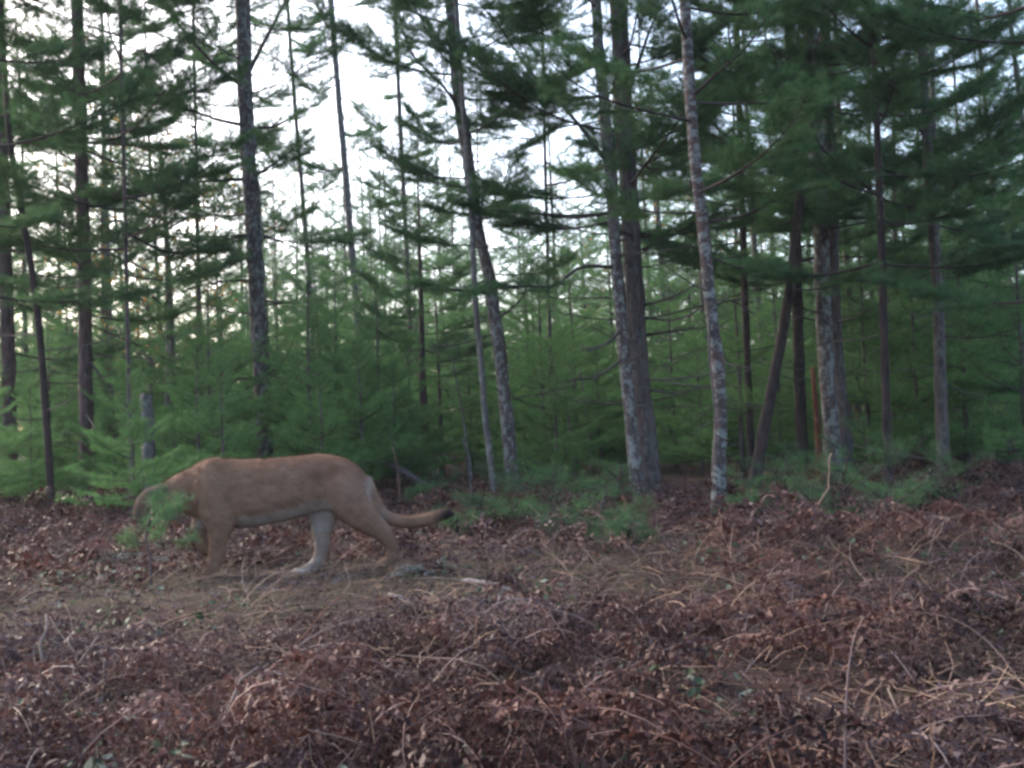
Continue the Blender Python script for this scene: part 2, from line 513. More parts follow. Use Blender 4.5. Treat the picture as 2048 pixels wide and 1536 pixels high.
def pine(name, label, path_px, D, w_base, w_top, mat, H=11.0, live=(), dead=(), limbs=(), group=None, cat='tree', seed=1, lean_y=0.0, wob=.22):
    """a hero tree: path_px are pixels along the trunk, from base upward, at depth D (metres)"""
    rng = np.random.default_rng(seed)
    P = [at(x, y, D) for x, y in path_px]
    base = P[0].copy()
    base[2] = float(gz(base[0], base[1])) - .12
    # foot of the trunk goes straight down to the ground
    P[0] = base
    top = P[-1]
    if top[2] < H:
        d = norm(P[-1] - P[-2])
        k = (H - top[2]) / max(d[2], .3)
        P.append(top + d * k * .5 + np.array([0, lean_y, 0])); P.append(top + np.array([d[0] * k * .8, lean_y * 2, (H - top[2])]))
    P = np.array(P) - base
    t = empty(name, base)
    tag(t, label, cat, group)
    rb, rt = w_base * D / FPX / 2, w_top * D / FPX / 2
    me, A, r = trunk_mesh(P, rb, rt, M[mat], seed, wob=wob)
    obj('trunk', me, t)
    zs = A[:, 2]
    def pt(z):
        return np.array([np.interp(z, zs, A[:, c]) for c in range(3)])
    for (z0, z1, cnt, s0, s1, p0, p1) in live:
        for q in range(cnt):
            z = z0 + (z1 - z0) * (q + rng.uniform(0, 1)) / cnt
            f = (z - z0) / (z1 - z0)
            place_branch(t, pt(z), q * 2.4 + rng.uniform(0, .9), (s0 + (s1 - s0) * f) * rng.uniform(.75, 1.2),
                         p0 + (p1 - p0) * f + rng.uniform(-.12, .12), 'live', rng)
    for (z0, z1, cnt, s0, s1) in dead:
        for q in range(cnt):
            z = z0 + (z1 - z0) * (q + rng.uniform(0, 1)) / cnt
            place_branch(t, pt(z), q * 2.4 + rng.uniform(0, .9), rng.uniform(s0, s1), rng.uniform(-.25, .3), 'dead', rng)
    for q, lm in enumerate(limbs):
        pts, dy, leaf = lm[0], lm[1], lm[2]
        u = np.linspace(0, 1, len(pts))
        W = np.array([at(x, y, D + dy * k) for (x, y), k in zip(pts, u)]) - base
        rg = np.random.default_rng(seed * 31 + q)
        rad = lm[3] * D / FPX / 2 if len(lm) > 3 else .016
        w, nd = grow_branch(W, rad, rg, t0=.35 if leaf else .3, nsec=max(6, int(np.linalg.norm(W[-1] - W[0]) * 7)) if leaf else 8,
                            sec_len=min(.4, .75 / max(.6, np.linalg.norm(W[-1] - W[0]))), leafless=not leaf, n=18, width=.005, density=.05)
        b = obj('branch', w.mesh('branch', M['twig'] if leaf else M['dead_twig']), t)
        if nd is not None:
            obj('needles', make_mesh('needles', nd[0], nd[1], M['needle'], nd[2]), b)
    return t

# ---------------------------------------------------------------- the trees one can pick out
pine('pine_tree', 'straight mottled grey pine trunk rising behind the cougar against bright sky',
     [(534, 985), (530, 900), (524, 780), (515, 620), (505, 420), (491, 200), (485, 0)], 17.5, 34, 26, 'bark_lichen', 14, seed=11,
     live=[(4.2, 13, 22, .85, 1.0, .1, .4)], dead=[(1.2, 4.5, 9, .5, 1.1)],
     limbs=[([(500, 140), (530, 80), (570, 0), (590, -80)], .6, True, 9), ([(482, 172), (420, 120), (335, 10), (310, -60)], -.6, True, 8),
            ([(487, 250), (440, 240), (360, 215), (260, 200)], -.8, True, 7), ([(497, 255), (540, 255), (600, 225), (650, 200)], .5, True, 7),
            ([(500, 358), (420, 362), (300, 372), (200, 352)], -.8, True, 7), ([(508, 352), (560, 320), (620, 260)], .3, True, 6),
            ([(505, 470), (420, 480), (330, 470), (280, 460)], -.5, True, 6),
            ([(520, 560), (430, 565), (340, 590)], -.4, False, 5), ([(522, 602), (600, 606), (680, 590)], .4, False, 5),
            ([(525, 752), (620, 755), (700, 740)], -.3, False, 5), ([(520, 755), (430, 765), (370, 790)], -.4, False, 6)])

pine('pine_tree', 'reddish brown straight pine trunk near the left edge of the photo',
     [(174, 990), (172, 800), (170, 600), (163, 350), (158, 150), (154, 0)], 17, 28, 22, 'bark_red', 13, seed=12,
     live=[(3.0, 12, 28, .9, .9, .05, .35)], dead=[(1.0, 3.4, 9, .5, 1.0)],
     limbs=[([(178, 720), (230, 790), (275, 830)], -.4, False, 5), ([(165, 285), (250, 290), (360, 300)], -.8, True, 7)])

pine('pine_tree', 'thin dark crooked pine trunk left of the reddish one',
     [(104, 1005), (92, 830), (74, 620), (52, 470), (36, 380), (20, 280), (10, 150)], 15, 15, 10, 'bark_dark', 9, seed=13,
     live=[(3.0, 8.5, 14, .6, .7, .1, .4)], dead=[(.8, 3, 8, .4, .8)])

pine('pine_tree', 'slender smooth pale trunk leaning left beside the mottled pine',
     [(990, 998), (982, 930), (970, 830), (962, 720), (952, 620), (946, 500), (938, 350), (925, 200), (915, 50)], 13.2, 13, 9, 'bark_pale', 9, seed=15, wob=.1,
     dead=[(1.8, 3.2, 6, .3, .7)], live=[(3.2, 8.5, 11, .5, .7, .1, .5)])

pine('pine_tree', 'lichen spotted pine leaning left in the middle with crooked limb',
     [(1026, 985), (1020, 900), (1006, 760), (988, 620), (976, 540), (952, 440), (938, 330), (922, 240), (903, 40)], 14.5, 27, 17, 'bark_lichen', 11, seed=16,
     live=[(2.9, 10.5, 26, .75, .9, .05, .4)], dead=[(1.2, 3.3, 8, .4, .9)],
     limbs=[([(942, 275), (900, 190), (820, 100), (795, 0), (790, -80)], -.4, True, 8),
            ([(975, 585), (920, 582), (850, 570), (800, 590)], -.5, True, 6), ([(992, 640), (1040, 600), (1060, 560)], -.4, False, 5),
            ([(950, 430), (900, 425), (840, 410)], -.4, True, 6)])

pine('pine_tree', 'thick dark pine trunk, right one of the twin trunks',
     [(1302, 992), (1296, 900), (1281, 760), (1268, 560), (1256, 360), (1242, 110), (1234, -40)], 13.0, 40, 30, 'bark_grey', 13, seed=17,
     live=[(3.0, 12, 28, .85, 1.0, .05, .35)], dead=[(1.0, 3.3, 10, .5, 1.0)],
     limbs=[([(1285, 500), (1330, 480), (1400, 440), (1450, 420)], -.5, True, 7), ([(1288, 635), (1350, 640), (1395, 620), (1400, 610)], -.7, False, 6),
            ([(1292, 670), (1350, 662), (1412, 655)], -.7, False, 7), ([(1296, 780), (1350, 785), (1420, 770)], -.6, False, 6),
            ([(1285, 610), (1330, 600), (1400, 565)], -.7, False, 6), ([(1262, 170), (1300, 60), (1330, -10)], -.5, True, 9)])

pine('pine_tree', 'pale lichen covered trunk, left one of the twin trunks',
     [(1276, 996), (1268, 900), (1256, 780), (1240, 610), (1226, 430), (1212, 250), (1198, 100), (1190, -30)], 12.7, 26, 18, 'bark_lichen', 12, seed=18,
     live=[(3.1, 11, 22, .75, .9, .1, .4)], dead=[(1.0, 3.3, 9, .4, .9)],
     limbs=[([(1218, 330), (1150, 240), (1050, 130), (990, 40), (950, 0)], -.7, True, 8),
            ([(1232, 535), (1160, 535), (1110, 570), (1020, 572), (940, 590)], -.7, True, 8),
            ([(1222, 425), (1150, 435), (1060, 425), (980, 420)], -.6, True, 7),
            ([(1246, 655), (1210, 690), (1150, 705)], -.5, False, 6), ([(1248, 715), (1200, 750), (1120, 765)], -.5, False, 6)])

pine('pine_tree', 'thin banded pale trunk standing alone right of the twin trunks',
     [(1437, 1042), (1438, 940), (1441, 820), (1436, 730), (1424, 640), (1408, 470), (1390, 320), (1380, 180), (1370, 0)], 9.2, 27, 17, 'bark_bands', 9, seed=19, wob=.14,
     live=[(2.2, 8.5, 24, .6, .8, .05, .4)], dead=[(.9, 2.6, 7, .3, .6)],
     limbs=[([(1382, 195), (1430, 150), (1500, 85), (1540, 20)], -.4, True, 7), ([(1405, 380), (1470, 350), (1530, 320), (1600, 300)], -.4, True, 6),
            ([(1412, 445), (1490, 430), (1600, 380), (1660, 375)], -.3, True, 6), ([(1426, 615), (1460, 600), (1510, 630)], .3, False, 5),
            ([(1420, 608), (1418, 700), (1428, 800), (1432, 900)], -.25, False, 6)])

pine('pine_tree', 'dark trunk leaning to the right between banded trunk and lichen trunks',
     [(1502, 985), (1520, 900), (1540, 800), (1556, 720), (1568, 650), (1585, 540), (1600, 400), (1608, 250)], 12.8, 24, 12, 'bark_dark', 8, seed=20,
     live=[(2.4, 7.5, 14, .7, .8, .05, .4)], dead=[(1.4, 2.6, 4, .4, .7)])

pine('pine_tree', 'grey lichen trunk, left of the close pair at the right',
     [(1668, 955), (1662, 850), (1652, 720), (1646, 600), (1640, 400), (1628, 200), (1618, 0)], 14.0, 33, 26, 'bark_lichen', 12, seed=21,
     live=[(2.6, 11, 30, .85, 1.0, .0, .35)], dead=[(1.2, 3, 7, .4, .9)])
pine('pine_tree', 'darker mottled trunk, right of the close pair at the right',
     [(1694, 950), (1688, 850), (1676, 720), (1668, 600), (1664, 400), (1656, 200)], 14.5, 26, 20, 'bark_grey', 11, seed=22,
     live=[(2.9, 10.5, 15, .8, .9, .0, .35)], dead=[(1.2, 3, 5, .4, .9)])
pine('pine_tree', 'grey pine with wide forked limbs near the right edge',
     [(1887, 935), (1882, 800), (1876, 600), (1864, 430), (1852, 250), (1842, 60), (1836, -60)], 13.0, 24, 16, 'bark_grey', 10, seed=23,
     live=[(2.9, 9.5, 18, .8, .9, .05, .35)], dead=[(1.1, 3, 8, .4, .9)],
     limbs=[([(1860, 418), (1780, 405), (1700, 345), (1640, 290), (1610, 220)], -.8, True, 9),
            ([(1868, 418), (1930, 350), (2000, 260), (2060, 150)], -.8, True, 9),
            ([(1862, 355), (1800, 350), (1730, 320)], -.6, True, 6), ([(1868, 355), (1940, 320), (2010, 290)], -.6, True, 6),
            ([(1850, 215), (1780, 205), (1730, 150), (1700, 80)], -.5, True, 7), ([(1848, 270), (1800, 215), (1760, 190)], -.4, True, 6)])
pine('pine_tree', 'pale straight distant trunk in the bright gap right of the mottled pine',
     [(724, 930), (720, 700), (708, 560), (694, 380), (676, 180), (662, 0)], 26, 15, 11, 'bark_pale', 15, seed=24,
     live=[(6.2, 14.5, 14, .7, .9, .1, .4)])
pine('pine_tree', 'thin distant trunk in the bright sky gap with foliage clumps',
     [(830, 920), (822, 700), (814, 520), (806, 360), (798, 200), (790, 0)], 30, 11, 8, 'bark_grey', 16, seed=25,
     live=[(6.6, 15, 15, .7, .9, .1, .4)])
pine('pine_tree', 'dark brown short trunk among young pines above the fallen log',
     [(852, 930), (850, 850), (845, 760), (843, 640), (840, 520)], 20, 19, 3, 'bark_red', 5.6, seed=26,
     live=[(1.9, 5.5, 24, .7, .35, .0, .4)])
pine('pine_tree', 'bare thin trunk far off in the bright gap left of the pale straight one',
     [(632, 930), (628, 760), (622, 600), (612, 480), (604, 380)], 28, 12, 6, 'bark_grey', 15, seed=27,
     live=[(5.8, 14.5, 14, .6, .7, .1, .4)])
pine('pine_tree', 'shadowed trunk standing at the far left edge',
     [(20, 985), (20, 880), (16, 700), (10, 500)], 18, 28, 22, 'bark_red', 12, seed=28,
     live=[(2.3, 11.5, 28, .85, .9, .0, .35)], dead=[(1, 2.5, 5, .5, .9)])
pine('pine_tree', 'dim trunk partly hidden behind the leaning dark trunk',
     [(1606, 955), (1603, 880), (1600, 790), (1596, 650), (1590, 450)], 15.5, 24, 17, 'bark_dark', 8, seed=29,
     live=[(2.4, 7.8, 14, .7, .8, .0, .35)])

pine('pine_tree', 'near pine just outside the right edge whose boughs hang into the picture',
     [(2135, 1010), (2128, 700), (2118, 300), (2108, 0)], 9.5, 40, 28, 'bark_grey', 10, seed=30,
     live=[(1.6, 9.5, 30, .75, .9, .0, .3)])
pine('pine_tree', 'bushy dark pine filling the upper right between forked pine and close pair',
     [(1775, 960), (1772, 800), (1766, 600), (1760, 400), (1752, 200)], 11.5, 17, 10, 'bark_dark', 8.5, seed=31,
     live=[(2.3, 8.2, 30, .75, .6, .0, .35)])
pine('pine_tree', 'bushy pine with dark boughs behind the banded trunk',
     [(1505, 960), (1498, 800), (1490, 600), (1484, 400), (1478, 200)], 15.5, 15, 10, 'bark_dark', 10, seed=32,
     live=[(3.0, 9.8, 28, .8, .7, .0, .35)])
pine('pine_tree', 'pine at the upper left corner with drooping boughs over bright sky',
     [(-70, 1000), (-74, 700), (-80, 300), (-86, 0)], 12, 36, 24, 'bark_red', 11, seed=33,
     live=[(2.6, 10.5, 24, .8, .9, .0, .3)])
pine('pine_tree', 'bushy pine with heavy boughs left of the straight mottled trunk',
     [(262, 985), (258, 800), (254, 600), (250, 400), (244, 200), (240, 0)], 15.5, 9, 6, 'bark_grey', 10.5, seed=34,
     live=[(3.4, 10.2, 34, 1.0, .7, .0, .35)])
pine('pine_tree', 'pine with hanging green boughs just left of the straight mottled trunk',
     [(405, 970), (402, 800), (398, 600), (394, 400), (390, 200)], 20, 8, 5, 'bark_grey', 12, seed=35,
     live=[(4.6, 11.8, 24, .9, .7, .0, .35)])
pine('pine_tree', 'full green pine between the leaning pine and the twin trunks',
     [(1105, 950), (1102, 800), (1098, 600), (1092, 400), (1088, 200)], 18.5, 8, 5, 'bark_grey', 11.5, seed=38,
     live=[(4.4, 11.2, 22, .9, .7, .0, .35)])
# dead stubs and saplings
def dead_stem(name, label, path, D, w0, w1, mat, cat='dead sapling', twigs=3, seed=0):
    rng = np.random.default_rng(seed + 900)
    P = np.array([at(x, y, D) for x, y in path]); base = P[0].copy(); base[2] = float(gz(base[0], base[1])) - .05
    P[0] = base; P = P - base
    t = empty(name, base); tag(t, label, cat)
    me, A, r = trunk_mesh(P, w0 * D / FPX / 2, w1 * D / FPX / 2, M[mat], seed, sides=8, step=.08, flare=.1, wob=.25)
    if cat == 'snag':
        kk = 8; nv = len(me.vertices)
        for q in range(nv - 2 - 2 * kk, nv - 2):
            me.vertices[q].co.z += rng.uniform(-.22, .12) * (1 if q >= nv - 2 - kk else .4)
        me.vertices[nv - 1].co.z -= .15
    obj('stem', me, t)
    for q in range(twigs):
        k = int(len(A) * rng.uniform(.35, .95))
        d = norm(np.array([rng.normal(), rng.normal(), rng.uniform(.2, .9)]))
        l = rng.uniform(.1, .35)
        S = A[k] + d * l * np.linspace(0, 1, 4)[:, None] + np.array([0, 0, .1]) * l * np.linspace(0, 1, 4)[:, None] ** 2
        V, F = tube_arrays(S, np.linspace(.006, .002, 4), 4)
        obj('twig', make_mesh('twig', V, F, M['dead_twig'], np.full(len(V), .7)), t)
    return t
dead_stem('dead_snag', 'broad pale grey snag half hidden by young pines left of the cougar', [(300, 1010), (298, 930), (296, 860), (293, 810), (291, 775)], 14.5, 33, 26, 'bark_pale', 'snag', 2, 7)
dead_stem('dead_snag', 'short rotten orange red snag beside the close pair of trunks', [(1640, 950), (1637, 880), (1630, 800), (1626, 740)], 13.4, 15, 9, 'rot_wood', 'snag', 0, 1)
dead_stem('dead_sapling', 'thin white bare sapling left of the slender pale trunk', [(938, 935), (930, 860), (918, 790), (904, 715)], 16, 6, 3, 'bark_pale', seed=2)
dead_stem('dead_sapling', 'thin bare sapling left of the twin trunks', [(1148, 930), (1142, 880), (1136, 830), (1130, 780)], 17, 7, 4, 'bark_pale', seed=3)
dead_stem('dead_sapling', 'faint bare sapling nearest the left of the twin trunks', [(1182, 925), (1176, 850), (1168, 790), (1160, 740)], 18, 6, 3, 'bark_pale', seed=4)
dead_stem('dead_sapling', 'crooked white bare stem above the fallen log', [(940, 975), (942, 940), (936, 905), (925, 880)], 14, 5, 3, 'bark_pale', seed=5)
dead_stem('dead_sapling', 'upright bare twig rising behind the cougar rump', [(798, 960), (794, 930), (786, 895)], 13, 5, 2, 'straw', seed=6)

# ---------------------------------------------------------------- crowns for the wood behind
FAR = [crown_mesh('crown', 301 + i, 13.5, 1.6, 2.6, 76, M['needle'], True) for i in range(3)]
FAR_TRUNK = [trunk_mesh(np.array([[0, 0, -.1], [.06 * i, .05, 4], [-.05, .1 * i, 9], [.05, 0, 13.4]]), .075, .012, M[m_], 60 + i, sides=10, step=.3)[0]
             for i, m_ in enumerate(('bark_grey', 'bark_red', 'bark_pale'))]
YOUNG = [crown_mesh('crown', 401 + i, h, .25, L, c, M['needle_young'], False, .75, True)
         for i, (h, L, c) in enumerate(((2.6, 1.15, 44), (3.6, 1.5, 50), (1.7, .85, 34)))]
YOUNG_TRUNK = [trunk_mesh(np.array([[0, 0, -.08], [.03, .01, h * .5], [0, 0, h]]), .012 * h + .006, .006, M['bark_grey'], 80 + i, sides=7, step=.15)[0]
               for i, h in enumerate((2.55, 3.55, 1.65))]

def copy_tree(name, label, cat, group, x, y, sc, rz, crown, trunk, tilt=(0, 0)):
    t = empty(name, (x, y, float(gz(x, y))), rz)
    t.rotation_euler = (tilt[0], tilt[1], rz)
    t.scale = (sc, sc, sc)
    tag(t, label, cat, group)
    obj('trunk', trunk, t)
    c = obj('crown', crown[1], t)
    obj('branches', crown[0], c)
    return t

LAND = [(20, 'the shadowed trunk at the far left edge'), (104, 'the thin dark crooked trunk'), (174, 'the reddish brown left trunk'), (300, 'the broad pale grey snag'), (534, 'the straight mottled trunk behind the cougar'),
        (632, 'the bare thin trunk in the sky gap'), (724, 'the pale straight distant trunk'), (830, 'the thin trunk with foliage clumps'), (990, 'the slender smooth pale trunk'),
        (1026, 'the lichen spotted leaning pine'), (1285, 'the twin trunks'), (1437, 'the banded pale trunk'), (1502, 'the leaning dark trunk'), (1606, 'the dim hidden trunk'), (1680, 'the close pair of trunks'),
        (1775, 'the bushy dark upper right pine'), (1887, 'the forked limb pine')]
USED = set()
def spot_label(kind, px, D):
    row = 'front row' if D < 15 else 'second row' if D < 18.5 else 'third row' if D < 22.5 else 'fourth row' if D < 27 else 'fifth row' if D < 33 else 'sixth row' if D < 42 else 'far row' if D < 55 else 'farthest row'
    for x, nm in sorted(LAND, key=lambda q: abs(q[0] - px)):
        side = 'right of' if px > x + 12 else 'left of' if px < x - 12 else 'behind'
        s_ = f'{kind}, {row} {side} {nm}'
        if s_ not in USED:
            USED.add(s_); return s_
rnd = random.Random(5)
far_spots = []
def far_tree(px, D, sc, k=None, label=None, group=None):
    p = at(px, 860, D)
    i = rnd.randrange(3) if k is None else k
    far_spots.append((p[0], p[1]))
    copy_tree('background_pine', spot_label(label, px, D), 'tree', group, p[0], p[1], sc * rnd.uniform(.92, 1.08), rnd.uniform(0, 6.28), FAR[i], FAR_TRUNK[rnd.randrange(3)],
              (rnd.uniform(-.02, .02), -.0 + rnd.uniform(-.02, .02)))
# left wood
GL = ('full crowned pine', 'background pines on the left')
for px, D, sc in ((-60, 22, 1), (60, 26, 1), (120, 34, 1.1), (215, 24, 1.0), (250, 38, 1.2), (330, 29, 1.0), (400, 40, 1.2), (-10, 33, 1.1), (180, 46, 1.2), (440, 34, .9)):
    far_tree(px, D, sc, None, *GL)
GM = ('slender sky gap pine', 'background pines in the sky gap')
for px, D, sc in ((520, 50, .62), (585, 44, .62), (650, 52, .7), (700, 46, .7), (760, 48, 1.2), (800, 40, .75), (860, 46, 1.15), (480, 46, 1.0), (560, 56, 1.15), (620, 62, .8), (740, 60, .9), (900, 38, .8), (690, 68, 1.4), (820, 62, 1.2), (545, 64, 1.5), (600, 70, 1.6), (655, 60, 1.4), (735, 72, 1.7), (780, 66, 1.5), (850, 70, 1.6), (900, 58, 1.4), (500, 58, 1.4), (565, 42, 1.05), (705, 44, 1.1), (640, 36, .75), (770, 52, 1.3)):
    far_tree(px, D, sc, None, *GM)
GC = ('open crowned pine', 'background pines in the middle')
for px, D, sc in ((930, 36, 1.0), (985, 30, .8), (1060, 40, .9), (1120, 34, 1.0), (1180, 44, 1.0), (1250, 36, 1.0), (1320, 30, .95), (1330, 46, 1.2)):
    far_tree(px, D, sc, None, *GC)
GR = ('dense dark pine', 'background pines on the right')
for px, D, sc in ((1420, 24, 1.0), (1480, 34, 1.1), (1540, 20, .9), (1580, 28, 1.1), (1640, 38, 1.2), (1720, 20, .95), (1760, 29, 1.1), (1810, 19, .9), (1860, 25, 1.0),
                  (1920, 18, .95), (1960, 28, 1.1), (2010, 21, 1.0), (2070, 17, .95), (2110, 25, 1.1), (1700, 44, 1.2), (1880, 40, 1.2), (2000, 38, 1.2)):
    far_tree(px, D, sc, None, *GR)

# autumn-leaved hardwoods glimpsed far behind
def autumn_tree(px, D, h, seed, label):
    rg = np.random.default_rng(seed)
    p = at(px, 860, D)
    t = empty('autumn_tree', (p[0], p[1], float(gz(p[0], p[1])))); tag(t, label, 'tree')
    me, A, r = trunk_mesh(np.array([[0, 0, -.1], [.1, 0, h * .5], [0, .1, h]]), .14, .02, M['bark_pale'], seed, sides=8, step=.3)
    tr = obj('trunk', me, t)
    W, pos = Geo(), []
    for q in range(26):
        z = h * rg.uniform(.3, .97); a = rg.uniform(0, 6.28); l = (h - z) * .35 + .7
        d = np.array([math.cos(a), math.sin(a), rg.uniform(.4, .9)])
        S = np.array([0, 0, z]) + d * l * np.linspace(0, 1, 5)[:, None]
        W.add(*tube_arrays(S, np.linspace(.025, .005, 5), 4), t=.6)
        k = 40
        u = rg.uniform(.3, 1.1, k)[:, None]
        pos.append(np.array([0, 0, z]) + d * l * u + rg.normal(size=(k, 3)) * .32)
    obj('limbs', W.mesh('limbs', M['twig']), t)
    P = np.concatenate(pos); k = len(P)
    a = norm(rg.normal(size=(k, 3))) * .05; b = norm(np.cross(a, rg.normal(size=(k, 3)))) * .035
    V = np.stack([P - a, P + b, P + a, P - b], 1).reshape(-1, 3)
    F = np.arange(k * 4).reshape(-1, 4)
    c = obj('crown', make_mesh('crown', V, F, M['autumn'], np.repeat(rg.uniform(0, 1, k), 4)), t)
autumn_tree(335, 20.5, 6.4, 501, 'yellow orange autumn tree glimpsed through pines left of the mottled pine')
autumn_tree(1330, 27, 9, 502, 'orange leaved tree glimpsed far behind the twin trunks')
autumn_tree(215, 26, 11, 503, 'pale orange tree glimpsed high behind the reddish left trunk')
autumn_tree(1120, 46, 12, 504, 'rusty leaved tree glimpsed behind left of the twin trunks')

# ---------------------------------------------------------------- young pines of the understorey
def young(px, D, sc, k, label, group=None, rz=None, tilt=(0, 0)):
    p = at(px, 860, D)
    return copy_tree('young_pine', spot_label(label, px, D) if group else label, 'young pine', group, p[0], p[1], sc, rnd.uniform(0, 6.28) if rz is None else rz, YOUNG[k], YOUNG_TRUNK[k], tilt)
YB = ('bright green young pine', 'young pines behind the cougar')
for px, D, sc, k in ((400, 15.5, 1.0, 0), (425, 17, 1.05, 1), (625, 16, .95, 1), (680, 17.5, 1.0, 1), (760, 16.5, .85, 1), (350, 19, 1.1, 1), (540, 20, 1.1, 1), (640, 21, 1.2, 1),
                     (730, 22, 1.2, 1), (820, 19, 1.0, 0), (880, 22, 1.2, 1), (450, 23, 1.3, 1), (300, 23, 1.3, 1), (445, 13.5, .72, 0), (640, 13.8, .7, 0), (720, 14.5, .8, 0), (560, 27, 1.5, 1), (660, 29, 1.6, 1), (760, 27, 1.5, 1), (400, 28, 1.5, 1), (840, 31, 1.6, 1), (500, 33, 1.7, 1), (790, 15.5, .7, 0)):
    young(px, D, sc, k, *YB)
young(262, 11.2, .60, 0, 'bushy young pine standing just behind the head of the cougar')
YM = ('pale green young pine', 'young pines left of the twin trunks')
for px, D, sc, k in ((1090, 18, 1.0, 1), (1150, 20, 1.1, 1), (1060, 22, 1.1, 1), (1200, 19, .9, 0), (1120, 25, 1.4, 1), (940, 24, 1.2, 1), (1010, 21, .9, 1), (1060, 29, 1.7, 1), (1180, 28, 1.6, 1), (960, 31, 1.7, 1), (1110, 16, .8, 0), (1230, 25, 1.5, 1)):
    young(px, D, sc, k, *YM)
YR = ('shaded young pine', 'young pines on the right')
for px, D, sc, k in ((1350, 19, 1.0, 1), (1400, 17, .9, 0), (1480, 16, .9, 1), (1560, 17.5, 1.0, 1), (1600, 22, 1.2, 1), (1740, 16, 1.0, 1), (1790, 18, 1.1, 1), (1840, 15, .9, 1),
                     (1930, 15, 1.0, 1), (1990, 17, 1.1, 1), (2050, 14, 1.0, 1), (1700, 21, 1.2, 1), (1280, 22, 1.2, 1), (1340, 27, 1.6, 1), (1450, 25, 1.5, 1), (1540, 28, 1.7, 1), (1640, 27, 1.6, 1), (1860, 22, 1.4, 1), (1950, 24, 1.5, 1), (2040, 22, 1.5, 1)):
    young(px, D, sc, k, *YR)
YL = ('dim young pine', 'young pines on the left')
for px, D, sc, k in ((30, 21, 1.1, 1), (100, 19.5, .9, 1), (140, 24, 1.2, 1), (-30, 18, .9, 1), (220, 21, 1.1, 1), (60, 27, 1.6, 1), (180, 29, 1.7, 1), (280, 28, 1.6, 1), (62, 16, .7, 0), (-20, 15, .7, 0), (225, 16.5, .8, 0)):
    young(px, D, sc, k, *YL)

YF = ('soft green tree', 'dense young pines closing the view far behind')
for px, D, sc in ((-40, 36, 2.2), (70, 40, 2.4), (165, 34, 2.1), (260, 40, 2.2), (350, 36, 1.9), (440, 42, 1.9), (520, 38, 1.55), (590, 43, 1.6), (650, 37, 1.45), (720, 42, 1.6), (790, 37, 1.55), (860, 42, 1.8),
                  (930, 36, 1.8), (1000, 41, 2.1), (1075, 35, 1.9), (1150, 40, 2.2), (1230, 34, 2.0), (1310, 39, 2.4), (1390, 33, 2.2), (1470, 38, 2.5), (1560, 33, 2.3), (1650, 34, 2.4), (1740, 36, 2.5), (1830, 31, 2.3), (1920, 34, 2.5), (2010, 30, 2.3), (2100, 33, 2.4)):
    young(px, D, sc, 1, *YF)
# low seedlings sprawling over the bracken in the middle and right
def seedling(px, py, h, spread, label, seed, group=None, nb=5, mat='needle'):
    rg = np.random.default_rng(seed)
    p = hit(px, py)
    t = empty('pine_seedling', p); tag(t, label, 'seedling', group)
    h *= 1.25
    GW, GN = Geo(), Geo()
    stem = np.array([[0, 0, -.03], [.01, 0, h * .5], [rg.normal() * .03, rg.normal() * .03, h]])
    V, F = tube_arrays(resample(stem, .06), .007, 6)
    obj('stem', make_mesh('stem', V, F, M['bark_dark']), t)
    for q in range(nb):
        z = h * (.2 + .75 * q / nb); a = q * 2.4 + rg.uniform(0, .6)
        l = spread * (1.1 - .7 * q / nb) * rg.uniform(.6, 1.1)
        d = np.array([math.cos(a), math.sin(a), rg.uniform(.0, .9)])
        S = np.array([0, 0, z]) + d * l * np.linspace(0, 1, 5)[:, None]
        w, nd = grow_branch(S, .005, rg, t0=.3, nsec=5, sec_len=.42, density=.05, n=9, length=.085, width=.0026, ter=2)
        GW.add(*w.arrays()[:2], t=w.arrays()[2]); GN.add(*nd)
    top, tt = np.array([[0, 0, h]] * 3), np.array([[0, 0, 1.0]] * 3)
    GN.add(*needle_tufts(top, tt, rg, 14, .09, .003))
    c = obj('crown', GN.mesh('crown', M[mat]), t)
    obj('branches', GW.mesh('branches', M['twig']), c)
    return t
SM = ('low green pine seedling in the patch beyond the tail of the cougar', 'low seedlings beyond the tail')
ORD = ('first', 'second', 'third', 'fourth', 'fifth', 'sixth', 'seventh', 'eighth', 'ninth', 'tenth', 'eleventh', 'twelfth')
for i, (px, py, h, s) in enumerate(sorted(((960, 1048, .18, .34), (1052, 1078, .22, .36), (1105, 1040, .34, .5), (1128, 1098, .2, .34), (1205, 1088, .26, .42), (1062, 1012, .42, .5), (1168, 1030, .3, .45), (915, 1080, .13, .24), (1010, 1000, .3, .55), (1255, 1104, .15, .28), (1235, 1040, .36, .4), (1110, 1000, .35, .5)))):
    seedling(px, py, h, s, ORD[i] + ' from the left of the low seedlings beyond the cougar tail', 600 + i, SM[1])
SR = ('low green pine seedling right of the banded trunk', 'low seedlings right of the banded trunk')
for i, (px, py, h, s) in enumerate(sorted(((1505, 1056, .15, .3), (1572, 1040, .32, .5), (1630, 1068, .2, .36), (1690, 1050, .4, .5), (1770, 1066, .22, .42), (1805, 1020, .42, .6), (1862, 1040, .2, .36), (1600, 1000, .45, .5), (1735, 985, .6, .6), (1465, 1020, .2, .35), (1900, 1000, .3, .5)))):
    seedling(px, py, h, s, ORD[i] + ' from the left of the low seedlings right of the banded trunk', 640 + i, SR[1])
seedling(870, 1000, .26, .28, 'tiny pine seedling between the fallen log and the cougar tail', 670)
seedling(840, 1020, .2, .25, 'tiny pine seedling right under the fallen log', 671)

